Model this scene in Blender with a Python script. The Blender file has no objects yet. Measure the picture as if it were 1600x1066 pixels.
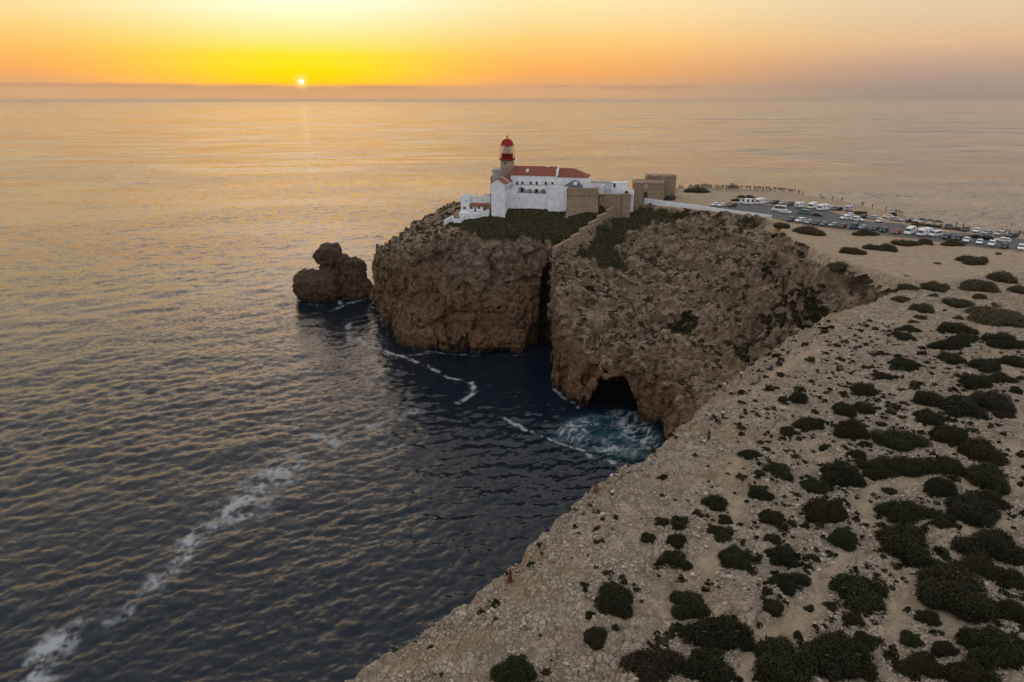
import bpy, bmesh, math, random
import numpy as np
from mathutils import Vector, Matrix
random.seed(7)
RNG = np.random.default_rng(7)
SC = bpy.context.scene
COL = SC.collection
R = math.radians

# ------------------------------------------------------------------ camera
CAM_H, PITCH, FPX = 107.0, R(19.45), 1600 * 24 / 36.0
cam_d = bpy.data.cameras.new("camera"); cam = bpy.data.objects.new("camera", cam_d)
COL.objects.link(cam); SC.camera = cam
cam_d.lens = 24; cam_d.sensor_width = 36; cam_d.clip_start = 1.0; cam_d.clip_end = 120000
cam.location = (0, 0, CAM_H); cam.rotation_euler = (math.pi / 2 - PITCH, 0, 0)

# ------------------------------------------------------------------ light and exposure
SUN_AZ, SUN_EL = R(-16.1), R(1.30)            # azimuth from +Y towards -X
SUN_DIR = Vector((math.sin(SUN_AZ) * math.cos(SUN_EL), math.cos(SUN_AZ) * math.cos(SUN_EL), math.sin(SUN_EL)))
sun_d = bpy.data.lights.new("sun", 'SUN'); sun = bpy.data.objects.new("sun", sun_d); COL.objects.link(sun)
sun_d.energy = 0.25; sun_d.angle = R(150.0); sun_d.color = (1.0, 0.62, 0.28)
sun.rotation_euler = (-SUN_DIR).to_track_quat('-Z', 'Y').to_euler()
SC.view_settings.view_transform = 'Standard'; SC.view_settings.look = 'None'
SC.view_settings.gamma = 1.0; SC.view_settings.exposure = 0.0; SC.view_settings.use_curve_mapping = False
SC.render.engine = 'CYCLES'
SC.cycles.max_bounces = 5; SC.cycles.diffuse_bounces = 2; SC.cycles.glossy_bounces = 3
SC.cycles.volume_bounces = 0; SC.cycles.caustics_reflective = False; SC.cycles.caustics_refractive = False
SC.cycles.use_denoising = True
SC.cycles.sample_clamp_indirect = 4.0

def s2l(c):
    return tuple(((v / 255 + 0.055) / 1.055) ** 2.4 if v / 255 > 0.04045 else v / 255 / 12.92 for v in c)

class NT:
    """small helper for building node trees"""
    def __init__(s, tree): s.t = tree
    def n(s, kind, **kw):
        nd = s.t.nodes.new(kind)
        for k, v in kw.items():
            if k == 'ins':
                for i, x in v.items():
                    if hasattr(x, 'is_linked') or isinstance(x, bpy.types.NodeSocket): s.t.links.new(x, nd.inputs[i])
                    else: nd.inputs[i].default_value = x
            else: setattr(nd, k, v)
        return nd
    def m(s, op, a, b=0.0, c=None, clamp=False):
        nd = s.n('ShaderNodeMath', operation=op, use_clamp=clamp, ins={0: a, 1: b})
        if c is not None:
            if isinstance(c, bpy.types.NodeSocket): s.t.links.new(c, nd.inputs[2])
            else: nd.inputs[2].default_value = c
        return nd.outputs[0]
    def vm(s, op, a, b=(0, 0, 0)):
        nd = s.n('ShaderNodeVectorMath', operation=op, ins={0: a, 1: b}); return nd
    def rng(s, v, a, b, c=0.0, d=1.0, smooth=True):
        nd = s.n('ShaderNodeMapRange', interpolation_type='SMOOTHSTEP' if smooth else 'LINEAR', ins={0: v, 1: a, 2: b, 3: c, 4: d})
        return nd.outputs[0]
    def mix(s, f, a, b, blend='MIX'):
        nd = s.n('ShaderNodeMix', data_type='RGBA', blend_type=blend, clamp_factor=True)
        for i, x in ((0, f), (6, a), (7, b)):
            if isinstance(x, bpy.types.NodeSocket): s.t.links.new(x, nd.inputs[i])
            else: nd.inputs[i].default_value = x if i == 0 else ((*x, 1) if len(x) == 3 else x)
        return nd.outputs[2]
    def ramp(s, f, stops, interp='LINEAR'):
        nd = s.n('ShaderNodeValToRGB', ins={0: f}); cr = nd.color_ramp; cr.interpolation = interp
        while len(cr.elements) < len(stops): cr.elements.new(0.5)
        for e, (p, c) in zip(cr.elements, stops):
            e.position = p
        for e, (p, c) in zip(cr.elements, stops):
            e.color = (*c, 1) if len(c) == 3 else c
        return nd.outputs[0]
    def noise(s, vec, scale, detail=4, rough=0.55, dist=0.0, out=0):
        nd = s.n('ShaderNodeTexNoise', ins={'Vector': vec, 'Scale': scale, 'Detail': detail, 'Roughness': rough, 'Distortion': dist})
        return nd.outputs[out]
    def voro(s, vec, scale, feature='F1', out=0):
        nd = s.n('ShaderNodeTexVoronoi', feature=feature, ins={'Vector': vec, 'Scale': scale}); return nd.outputs[out]
    def scale(s, vec, sc, rot=(0, 0, 0)):
        nd = s.n('ShaderNodeMapping', ins={0: vec, 2: rot, 3: sc}); return nd.outputs[0]

# ------------------------------------------------------------------ sky (world)
W = bpy.data.worlds.new("World"); SC.world = W; W.use_nodes = True
T = NT(W.node_tree); W.node_tree.nodes.clear()
tc = T.n('ShaderNodeTexCoord').outputs['Generated']
d = T.vm('NORMALIZE', tc).outputs[0]
sep = T.n('ShaderNodeSeparateXYZ', ins={0: d})
el = T.m('MULTIPLY', T.m('ARCSINE', sep.outputs[2]), 180 / math.pi)
elp = T.m('MAXIMUM', el, 0.0)
flat = T.n('ShaderNodeCombineXYZ', ins={0: sep.outputs[0], 1: sep.outputs[1], 2: 0.0}).outputs[0]
hd = T.vm('DOT_PRODUCT', T.vm('NORMALIZE', flat).outputs[0], (math.sin(SUN_AZ), math.cos(SUN_AZ), 0)).outputs[1]
az = T.m('MULTIPLY', T.m('ARCCOSINE', T.m('MINIMUM', hd, 1.0)), 180 / math.pi)
t = T.m('SQRT', T.m('DIVIDE', elp, 90.0))
P = lambda e: math.sqrt(e / 90)
def stops(rows): return [(P(e), s2l(c) if max(c) > 2 else c) for e, c in rows]
ZEN = (0.80, 0.86, 0.97)
# where the photograph clips to yellow and white the sky itself is redder and brighter than 1
r_sun = T.ramp(t, stops([(0, (216, 172, 126)), (0.9, (220, 166, 112)), (1.25, (1.5, 0.66, 0.004)), (2.1, (1.6, 0.79, 0.003)), (3.2, (1.6, 0.82, 0.03)),
                         (4.6, (1.5, 0.88, 0.30)), (7.2, (1.55, 1.08, 0.80)), (13, (1.9, 1.45, 1.08)), (30, (1.0, 0.90, 0.80)), (70, ZEN)]))
r_mid = T.ramp(t, stops([(0, (210, 170, 128)), (0.9, (220, 168, 122)), (2.0, (250, 176, 98)), (3.0, (1.02, 0.51, 0.13)), (4.4, (1.08, 0.65, 0.20)),
                         (7.2, (1.10, 0.84, 0.46)), (13, (1.22, 0.94, 0.62)), (30, (0.86, 0.80, 0.74)), (70, ZEN)]))
r_far = T.ramp(t, stops([(0, (152, 140, 126)), (1.0, (168, 148, 134)), (2.2, (192, 160, 140)), (3.8, (226, 186, 146)), (7.2, (229, 212, 176)),
                         (13, (0.50, 0.49, 0.48)), (30, (0.54, 0.58, 0.64)), (70, ZEN)]))
r_anti = T.ramp(t, stops([(0, (176, 176, 186)), (3, (205, 190, 190)), (8, (222, 208, 208)), (15, (0.80, 0.80, 0.86)), (35, (0.87, 0.90, 0.98)), (70, ZEN)]))
c1 = T.mix(T.rng(az, 0.5, 19.0), r_sun, r_mid)
c2 = T.mix(T.rng(az, 17.0, 48.0), c1, r_far)
c3 = T.mix(T.rng(az, 60.0, 150.0), c2, r_anti)
# thin bank of cloud low on the horizon, with a ragged top
sv = T.scale(d, (30, 30, 160))
nz = T.noise(sv, 1.2, 4, 0.6)
top = T.m('ADD', 0.93, T.m('MULTIPLY', nz, 0.34))
line = T.m('MULTIPLY', T.rng(T.m('SUBTRACT', top, el), -0.03, 0.04), T.rng(el, 0.6, 1.0))
nz2 = T.noise(T.scale(d, (9, 9, 40)), 1.0, 2, 0.5)
line = T.m('MULTIPLY', line, T.rng(nz2, 0.36, 0.5))
line = T.m('MULTIPLY', line, T.rng(az, 46, 26))
c4 = T.mix(T.m('MULTIPLY', line, 0.36), c3, s2l((176, 134, 120)))
# faint pink wisps
wv = T.noise(T.scale(d, (14, 14, 70)), 1.6, 6, 0.62, 0.6)
wm = T.m('MULTIPLY', T.rng(wv, 0.54, 0.74), T.m('MULTIPLY', T.rng(el, 2.2, 3.6), T.rng(el, 9, 5)))
wm = T.m('MULTIPLY', wm, T.rng(az, 24, 44))
c5 = T.mix(T.m('MULTIPLY', wm, 0.7), c4, s2l((240, 192, 158)))
# the low sun itself
sd = T.vm('DOT_PRODUCT', d, tuple(SUN_DIR)).outputs[1]
ang = T.m('MULTIPLY', T.m('ARCCOSINE', T.m('MINIMUM', sd, 1.0)), 180 / math.pi)
disc = T.m('MULTIPLY', T.rng(ang, 0.23, 0.13), T.rng(T.m('SUBTRACT', el, top), -0.10, 0.02))
glow = T.m('POWER', T.rng(ang, 0.8, 0.1, smooth=False), 2.0)
c6 = T.mix(T.m('MULTIPLY', glow, 0.55), c5, (1.3, 1.05, 0.35))
c7 = T.mix(disc, c6, (1.7, 1.5, 1.0))
bg1 = T.n('ShaderNodeBackground', ins={0: c7, 1: 1.0})
W.node_tree.links.new(bg1.outputs[0], T.n('ShaderNodeOutputWorld').inputs[0])
W.cycles.sampling_method = 'MANUAL'; W.cycles.sample_map_resolution = 1024

# ------------------------------------------------------------------ photo geometry -> world
def ray(px, py):
    a, b = (px - 800) / FPX, (533 - py) / FPX
    return a, math.cos(PITCH) + b * math.sin(PITCH), -math.sin(PITCH) + b * math.cos(PITCH)
def UZ(px, py, z):
    a, b, c = ray(px, py); k = (z - CAM_H) / c
    return (a * k, b * k, z)
def UD(px, py, D):
    a, b, c = ray(px, py); k = D / b
    return (a * k, D, CAM_H + c * k)
def XY(pts, z): return [UZ(x, y, z)[:2] for x, y in pts]

# ------------------------------------------------------------------ numpy noise
_perm = np.random.default_rng(3).permutation(256); _perm = np.concatenate([_perm, _perm, _perm]).astype(np.int32)
_g = np.random.default_rng(4).normal(size=(256, 3)); _g = (_g / np.linalg.norm(_g, axis=1)[:, None]).astype(np.float32)
def perlin(x, y, z=None):
    x = np.asarray(x, np.float32); y = np.asarray(y, np.float32)
    z = np.zeros_like(x) if z is None else np.asarray(z, np.float32)
    xi, yi, zi = np.floor(x), np.floor(y), np.floor(z)
    fx, fy, fz = x - xi, y - yi, z - zi
    xi = xi.astype(np.int32) & 255; yi = yi.astype(np.int32) & 255; zi = zi.astype(np.int32) & 255
    u = fx * fx * fx * (fx * (fx * 6 - 15) + 10); v = fy * fy * fy * (fy * (fy * 6 - 15) + 10); w = fz * fz * fz * (fz * (fz * 6 - 15) + 10)
    out = 0
    for dx in (0, 1):
        for dy in (0, 1):
            for dz in (0, 1):
                g = _g[_perm[_perm[_perm[(xi + dx) & 255] + ((yi + dy) & 255)] + ((zi + dz) & 255)]]
                dot = g[..., 0] * (fx - dx) + g[..., 1] * (fy - dy) + g[..., 2] * (fz - dz)
                out = out + dot * (u if dx else 1 - u) * (v if dy else 1 - v) * (w if dz else 1 - w)
    return out * 1.5
def fbm(x, y, z=None, oct=4, gain=0.5):
    s, a = 0, 1.0
    for i in range(oct):
        k = 2.03 ** i
        s = s + a * perlin(x * k + 17.3 * i, y * k - 9.1 * i, None if z is None else z * k + 5.7 * i); a *= gain
    return s
def worley(x, y, seed=0):
    """distance to nearest and second nearest feature point, and a cell value"""
    xi, yi = np.floor(x).astype(np.int32), np.floor(y).astype(np.int32)
    f1 = np.full(x.shape, 9.0, np.float32); f2 = f1.copy(); cv = np.zeros(x.shape, np.float32)
    for dx in (-1, 0, 1):
        for dy in (-1, 0, 1):
            h = _perm[_perm[(xi + dx + seed) & 255] + ((yi + dy) & 255)]
            h2 = _perm[h + 37]
            dd = (xi + dx + h / 256.0 - x) ** 2 + (yi + dy + h2 / 256.0 - y) ** 2
            near = dd < f1
            f2 = np.where(near, f1, np.minimum(f2, dd)); cv = np.where(near, _perm[h + 91] / 256.0, cv); f1 = np.minimum(f1, dd)
    return np.sqrt(f1), np.sqrt(f2), cv
def worley3(x, y, z, seed=0):
    xi, yi, zi = [np.floor(v).astype(np.int32) for v in (x, y, z)]
    f1 = np.full(x.shape, 9.0, np.float32); f2 = f1.copy(); cv = np.zeros(x.shape, np.float32)
    for dx in (-1, 0, 1):
        for dy in (-1, 0, 1):
            for dz in (-1, 0, 1):
                hh = _perm[_perm[_perm[(xi + dx + seed) & 255] + ((yi + dy) & 255)] + ((zi + dz) & 255)]
                dd = (xi + dx + _perm[hh + 11] * np.float32(1 / 256) - x) ** 2 + (yi + dy + _perm[hh + 57] * np.float32(1 / 256) - y) ** 2 + (zi + dz + _perm[hh + 131] * np.float32(1 / 256) - z) ** 2
                near = dd < f1
                f2 = np.where(near, f1, np.minimum(f2, dd)); cv = np.where(near, _perm[hh + 203] * np.float32(1 / 256), cv); f1 = np.minimum(f1, dd)
    return np.sqrt(f1), np.sqrt(f2), cv
def sdf(poly, x, y):
    """signed distance to a polygon, positive inside"""
    best = np.full(x.shape, 1e9, np.float64); ins = np.zeros(x.shape, bool); n = len(poly)
    for i in range(n):
        ax, ay = poly[i]; bx, by = poly[(i + 1) % n]
        ex, ey = bx - ax, by - ay
        wx, wy = x - ax, y - ay
        k = np.clip((wx * ex + wy * ey) / (ex * ex + ey * ey + 1e-9), 0, 1)
        best = np.minimum(best, (wx - ex * k) ** 2 + (wy - ey * k) ** 2)
        c = (ay > y) != (by > y)
        with np.errstate(divide='ignore', invalid='ignore'):
            ins ^= c & (x < (bx - ax) * (y - ay) / (by - ay if by != ay else 1e-9) + ax)
    return np.where(ins, 1, -1) * np.sqrt(best)
def dline(pts, x, y):
    """distance to a polyline and the running parameter along it"""
    best = np.full(x.shape, 1e9); par = np.zeros(x.shape)
    for i in range(len(pts) - 1):
        ax, ay = pts[i][:2]; bx, by = pts[i + 1][:2]; ex, ey = bx - ax, by - ay
        k = np.clip(((x - ax) * ex + (y - ay) * ey) / (ex * ex + ey * ey + 1e-9), 0, 1)
        dd = np.hypot(x - ax - ex * k, y - ay - ey * k)
        par = np.where(dd < best, i + k, par); best = np.minimum(best, dd)
    return best, par
def sstep(v, a, b):
    k = np.clip((v - a) / (b - a), 0, 1); return k * k * (3 - 2 * k)

# ------------------------------------------------------------------ mesh helpers
def mesh_np(name, co, quads=None, tris=None, smooth=True):
    me = bpy.data.meshes.new(name)
    co = np.asarray(co, np.float32); me.vertices.add(len(co)); me.vertices.foreach_set('co', co.ravel())
    q = np.zeros((0, 4), np.int32) if quads is None else np.asarray(quads, np.int32)
    tr = np.zeros((0, 3), np.int32) if tris is None else np.asarray(tris, np.int32)
    me.loops.add(q.size + tr.size); me.loops.foreach_set('vertex_index', np.concatenate([q.ravel(), tr.ravel()]))
    me.polygons.add(len(q) + len(tr))
    st = np.concatenate([np.arange(len(q)) * 4, q.size + np.arange(len(tr)) * 3]).astype(np.int32)
    me.polygons.foreach_set('loop_start', st)
    me.polygons.foreach_set('use_smooth', np.full(len(st), smooth))
    me.update(); me.validate()
    return me
def attr(me, name, val):
    a = me.attributes.new(name, 'FLOAT', 'POINT'); a.data.foreach_set('value', np.asarray(val, np.float32).ravel())
def link(name, me, mat=None, parent=None, **props):
    o = bpy.data.objects.new(name, me); COL.objects.link(o)
    if mat is not None and me is not None:
        for m in (mat if isinstance(mat, (list, tuple)) else [mat]): me.materials.append(m)
    if parent is not None: o.parent = parent
    for k, v in props.items(): o[k] = v
    return o
def empty(name, loc=(0, 0, 0), rz=0.0, **props):
    o = bpy.data.objects.new(name, None); COL.objects.link(o); o.location = loc; o.rotation_euler = (0, 0, rz)
    o.empty_display_size = 0.3
    for k, v in props.items(): o[k] = v
    return o
MATS = {}
def mat(name, col, rough=0.85, metal=0.0, var=0.0, scale=1.0, bump=0.0, bscale=None, spec=0.5, alt=None):
    """procedural paint/stone/etc: base colour broken up by noise, with fine relief"""
    if name in MATS: return MATS[name]
    m = bpy.data.materials.new(name); m.use_nodes = True; tr = NT(m.node_tree); b = m.node_tree.nodes['Principled BSDF']
    b.inputs['Roughness'].default_value = rough; b.inputs['Metallic'].default_value = metal; b.inputs['Specular IOR Level'].default_value = spec
    co = tr.n('ShaderNodeTexCoord').outputs['Object']
    if var > 0:
        nz = tr.noise(co, scale, 5, 0.6)
        a = tuple(c * (1 - var) for c in col); bb = alt or tuple(min(1, c * (1 + var)) for c in col)
        m.node_tree.links.new(tr.mix(tr.rng(nz, 0.3, 0.7), a, bb), b.inputs['Base Color'])
    else: b.inputs['Base Color'].default_value = (*col, 1)
    if bump > 0:
        nb = tr.noise(co, bscale or scale * 3, 5, 0.65)
        bp = tr.n('ShaderNodeBump', ins={'Strength': 0.8, 'Distance': bump, 'Height': nb})
        m.node_tree.links.new(bp.outputs[0], b.inputs['Normal'])
    MATS[name] = m; return m
# ------------------------------------------------------------------ the sea
LAND_BASE = XY([(1040, 692), (1012, 662), (1000, 652), (965, 650), (930, 648), (905, 636), (884, 622), (863, 606), (858, 585), (859, 562), (851, 549),
                (800, 551), (750, 552), (700, 549), (668, 546), (640, 541), (613, 523), (604, 505), (591, 488), (589, 481)], 0.0)
def build_sea():
    # patches of sea surface from a wind-wave spectrum, split in three bands of wavelength
    N, L = 768, 330.0
    k1 = np.fft.fftfreq(N, L / N) * 2 * np.pi
    kx, ky = np.meshgrid(k1, k1, indexing='ij'); k = np.hypot(kx, ky); k[0, 0] = 1
    wd = R(-66)                                     # waves travel towards the camera and a little to the left
    cosw = (kx * math.cos(wd) + ky * math.sin(wd)) / k
    lp = 46.0; kp = 2 * np.pi / lp
    rg = np.random.default_rng(11)
    spec = np.exp(-1.25 * (kp / k) ** 2) / k ** 3.55 * (0.13 + np.abs(cosw) ** 3) * np.exp(-(k * 0.22) ** 2)
    spec[0, 0] = 0
    ph = rg.normal(size=(N, N)) + 1j * rg.normal(size=(N, N))
    F = ph * np.sqrt(spec)
    bands = []
    for lo, hi in ((0.8, 3), (3, 8), (8, 22), (22, 200)):
        w = sstep(np.log(2 * np.pi / k), math.log(lo * 0.85), math.log(lo * 1.2)) * (1 - sstep(np.log(2 * np.pi / k), math.log(hi * 0.85), math.log(hi * 1.2)))
        h = np.fft.ifft2(F * w).real
        dxs = np.fft.ifft2(F * w * 1j * kx / k).real; dys = np.fft.ifft2(F * w * 1j * ky / k).real
        sl = np.sqrt(np.mean(np.fft.ifft2(F * w * 1j * kx).real ** 2 + np.fft.ifft2(F * w * 1j * ky).real ** 2))
        bands.append((h, dxs, dys, sl))
    want = (0.18, 0.15, 0.055, 0.025)                       # rms slope of each band
    def samp(a, x, y):
        u, v = (x / L * N) % N, (y / L * N) % N
        i, j = np.floor(u).astype(int), np.floor(v).astype(int); fu, fv = u - i, v - j
        i %= N; j %= N; i1, j1 = (i + 1) % N, (j + 1) % N
        return a[i, j] * (1 - fu) * (1 - fv) + a[i1, j] * fu * (1 - fv) + a[i, j1] * (1 - fu) * fv + a[i1, j1] * fu * fv
    azs = np.radians(np.linspace(-46, 44, 940))
    dep = np.concatenate([np.linspace(R(54), R(6), 510), np.geomspace(R(6), R(0.11), 120)[1:]])
    D = CAM_H / np.tan(dep)
    A, DD = np.meshgrid(azs, D, indexing='xy')
    X, Y = DD * np.sin(A), DD * np.cos(A)
    step = np.gradient(D)[:, None] * np.ones_like(A)
    Z = np.zeros_like(X); DX = np.zeros_like(X); DY = np.zeros_like(X)
    gust = 0.8 + 0.35 * fbm(X / 170, Y / 90, oct=3)
    for (h, dxs, dys, sl), w, lam in zip(bands, want, (1.7, 4.6, 12, 40)):
        fade = (1 - sstep(step, lam * 0.3, lam * 0.75)) * w / sl * np.clip(gust, 0.35, 1.3)
        # waves shelter in the cove
        Z += samp(h, X, Y) * fade; DX += samp(dxs, X, Y) * fade; DY += samp(dys, X, Y) * fade
    calm = 1 - 0.45 * np.exp(-((X - 12) ** 2 / 40 ** 2 + (Y - 250) ** 2 / 34 ** 2))
    Z *= calm
    # foam: streaks and patches of spent surf
    def pl(*p): return XY(p, 0.0)
    XA, YA, nrow = X, Y, int(np.searchsorted(D, 420)); X, Y, DD = X[:nrow], Y[:nrow], DD[:nrow]
    foam = np.zeros_like(X)
    n1 = fbm(X / 5, Y / 5, oct=4, gain=0.6); n2 = fbm(X / 1.7 + 9, Y / 1.7, oct=3, gain=0.6); wob = 2.2 * fbm(X / 9 + 3, Y / 9, oct=3)
    wy = 2.2 * fbm(X / 9 - 31, Y / 9 + 8, oct=3)
    near = (DD < 420)
    def streak(pts, wid, amt, rag=0.5, wobk=1.0):
        dd, _ = dline(pl(*pts), X + wob * wobk, Y + wy * wobk)
        v = amt * np.exp(-(dd / wid) ** 2) * (1 + rag * n1 * 1.4 + rag * n2 * 0.8)
        np.maximum(foam, v * near, out=foam)
    streak([(560, 528), (572, 541), (600, 548), (640, 561), (680, 579), (700, 590), (735, 598), (743, 611), (716, 630)], 1.15, 0.66, 1.3, 0.7)
    streak([(640, 556), (660, 554), (676, 551)], 0.8, 0.6, 0.5, 0.4)
    streak([(785, 655), (820, 668), (840, 680), (872, 690), (905, 703), (935, 718), (962, 724)], 0.8, 0.6, 1.3, 0.7)
    streak([(450, 732), (425, 748), (400, 768), (372, 800)], 7.5, 0.5, 1.1)
    streak([(440, 742), (415, 760)], 5.5, 0.55, 1.0)
    streak([(345, 815), (315, 830), (295, 850), (285, 872), (262, 892), (236, 918)], 3.2, 0.55, 1.1)
    streak([(225, 930), (190, 962), (150, 985)], 1.8, 0.36, 1.2)
    streak([(105, 990), (85, 1015), (60, 1040), (42, 1062)], 4.4, 0.56, 1.2)
    streak([(494, 678), (512, 686), (530, 696)], 3.0, 0.52, 1.0)
    streak([(575, 668), (600, 660), (640, 650), (655, 640)], 2.6, 0.34, 1.2)
    streak([(548, 505), (540, 520), (556, 535)], 1.8, 0.42, 1.0)
    streak([(462, 468), (470, 474), (500, 478)], 1.5, 0.45, 1.0); streak([(534, 478), (560, 470), (582, 462)], 1.3, 0.65, 1.0)
    streak([(520, 486), (534, 478), (530, 470)], 1.2, 0.5, 1.0)
    streak([(866, 608), (885, 624), (905, 637)], 0.9, 0.6, 1.0, 0.4)
    streak([(592, 492), (606, 522), (640, 545), (700, 553), (750, 556)], 0.8, 0.36, 1.3, 0.4)
    streak([(760, 556), (800, 556), (850, 552)], 0.8, 0.25, 1.5, 0.4)
    # the churning pool below the cave
    pool = sdf(pl((848, 683), (880, 660), (915, 646), (960, 640), (1005, 642), (1040, 690), (1020, 712), (975, 722), (925, 708), (885, 694)), X, Y)
    ca, sa = 0.85, 0.52
    sw = 5 * fbm(X / 16, Y / 16, oct=3)
    band = np.abs(fbm((X * ca + Y * sa + sw) / 12, (Y * ca - X * sa + sw) / 4.2, oct=4, gain=0.55))
    lace = 1 - sstep(band, 0.02, 0.24)
    inner = sstep(pool, -1.5, 3.5)
    foam = np.maximum(foam, inner * np.clip(0.2 + 0.62 * lace + 0.3 * n1, 0, 1) * (0.55 + 0.45 * sstep(fbm(X / 13, Y / 13 + 7, oct=2), -0.3, 0.3)) * near)
    turq = sstep(pool, -4, 6) * near * np.clip(0.7 + 0.5 * n1, 0, 1)
    Z[:nrow] += 0.35 * inner * n1
    def full(a): o = np.zeros(XA.shape); o[:nrow] = a; return o
    X, Y, foam, turq = XA, YA, full(foam), full(turq)
    nr, nc = X.shape
    idx = np.arange(nr * nc).reshape(nr, nc)
    q = np.stack([idx[:-1, :-1], idx[:-1, 1:], idx[1:, 1:], idx[1:, :-1]], -1).reshape(-1, 4)
    # drop the sea floor side that lies well below the plateau
    cx, cy = X[:-1, :-1].ravel(), Y[:-1, :-1].ravel()
    keep = ~((sdf(XY(NEAR_RIM, 62.0) + [(220, 240), (220, 20), (-20, 20)], cx, cy) > 16))
    q = q[keep]
    me = mesh_np('sea', np.stack([X - DX * 0.6, Y - DY * 0.6, Z], -1).reshape(-1, 3), q)
    attr(me, 'foam', np.clip(foam, 0, 1)); attr(me, 'turq', turq)
    m = bpy.data.materials.new('sea_water'); m.use_nodes = True; tr = NT(m.node_tree); b = m.node_tree.nodes['Principled BSDF']; lk = m.node_tree.links.new
    co = tr.n('ShaderNodeNewGeometry').outputs['Position']
    dist = tr.vm('LENGTH', co).outputs[1]
    # ripples: slopes taken straight from noise, so they keep their spread at any distance
    def slope(sc, stretch, rot, detail):
        c = tr.noise(tr.scale(tr.scale(co, (1, 1, 1), (0, 0, rot)), (stretch, 1.0, 1.0)), sc, detail, 0.6, 0.2, out=1)
        return tr.vm('SUBTRACT', c, (0.5, 0.5, 0.5)).outputs[0]
    def amt(v, x, y, fac):
        a = tr.vm('MULTIPLY', v, (x, y, 0.0)).outputs[0]
        return tr.n('ShaderNodeVectorMath', operation='SCALE', ins={0: a, 'Scale': fac}).outputs[0]
    gust = tr.rng(tr.noise(tr.scale(co, (0.5, 1, 1)), 0.006, 4, 0.6, 0.6), 0.3, 0.7, 0.55, 1.45)
    s0 = amt(slope(3.2, 0.6, R(-30), 3), 0.3, 0.42, gust)
    s1 = tr.vm('ADD', s0, amt(slope(1.0, 0.5, R(-16), 5), 0.34, 0.6, gust)).outputs[0]
    s2 = amt(slope(0.3, 0.35, R(-20), 6), 0.45, 0.8, tr.m('MULTIPLY', gust, tr.rng(dist, 220, 700)))
    s3 = amt(slope(0.02, 0.2, R(-10), 5), 0.28, 0.88, tr.rng(dist, 500, 1800))
    s4 = amt(slope(0.0025, 0.1, R(-3), 4), 0.12, 0.72, tr.rng(dist, 1500, 4000))
    nrm = tr.vm('ADD', tr.vm('ADD', tr.n('ShaderNodeNewGeometry').outputs['Normal'], s1).outputs[0], tr.vm('ADD', tr.vm('ADD', s2, s3).outputs[0], s4).outputs[0]).outputs[0]
    bp = tr.vm('NORMALIZE', nrm)
    fa = tr.n('ShaderNodeAttribute', attribute_name='foam').outputs['Fac']; ta = tr.n('ShaderNodeAttribute', attribute_name='turq').outputs['Fac']
    fn = tr.noise(tr.scale(co, (0.7, 1.1, 1)), 0.9, 7, 0.72, 1.4); fn2 = tr.noise(co, 4.0, 5, 0.75, 0.8)
    thr = tr.m('SUBTRACT', 1.0, tr.m('ADD', tr.m('MULTIPLY', fn, 0.6), tr.m('MULTIPLY', fn2, 0.4)))
    fm = tr.rng(tr.m('SUBTRACT', tr.m('MULTIPLY', fa, 1.15), tr.m('MULTIPLY', thr, 0.95)), -0.45, 0.85)
    water = tr.mix(ta, (0.0025, 0.0085, 0.016), (0.008, 0.048, 0.06))
    col = tr.mix(tr.m('MULTIPLY', fm, 0.72), water, (0.47, 0.48, 0.48))
    lk(col, b.inputs['Base Color']); lk(tr.m('ADD', 0.09, tr.m('MULTIPLY', fm, 0.6)), b.inputs['Roughness'])
    b.inputs['IOR'].default_value = 1.333; lk(bp.outputs[0], b.inputs['Normal'])
    lk(tr.m('SUBTRACT', 0.42, tr.m('MULTIPLY', fm, 0.3)), b.inputs['Specular IOR Level'])
    link('sea', me, m, kind='structure')

# ------------------------------------------------------------------ shape of the land
NEAR_RIM = [(330, 1230), (440, 1140), (505, 1090), (540, 1064), (566, 1038), (600, 1016), (650, 985), (700, 962), (722, 940), (748, 926), (772, 900), (792, 884), (812, 876), (834, 866), (838, 848),
            (850, 834), (868, 817), (876, 806), (906, 790), (908, 772), (924, 765), (960, 742), (975, 728), (1014, 713), (1030, 698), (1046, 688), (1062, 668), (1080, 655),
            (1100, 640), (1108, 622), (1124, 610), (1155, 585), (1180, 560), (1204, 546), (1230, 520), (1262, 505), (1290, 482), (1332, 464), (1372, 447)]
FAR_RIM = [(1700, 372), (1600, 364), (1545, 361), (1528, 358), (1508, 350), (1470, 347), (1428, 345), (1414, 338), (1406, 331), (1370, 324), (1330, 313), (1290, 308), (1258, 303), (1238, 297),
           (1200, 294), (1150, 292), (1100, 291), (1060, 291), (1010, 286)]
GULLY_RIM = [(1390, 436), (1372, 432), (1340, 428), (1325, 416), (1296, 412), (1270, 398), (1244, 388), (1228, 372), (1206, 358), (1200, 346), (1170, 338.5), (1130, 334), (1090, 329.5), (1040, 323.5), (995, 316.5)]
PLATEAU = XY(NEAR_RIM + GULLY_RIM, 62.0) + [UZ(988, 306, 62.4)[:2], UZ(950, 298, 62.4)[:2]] + XY(FAR_RIM[::-1], 62.0) + [(420, 230), (420, -60), (-60, -60), (-48, 20)]

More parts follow.
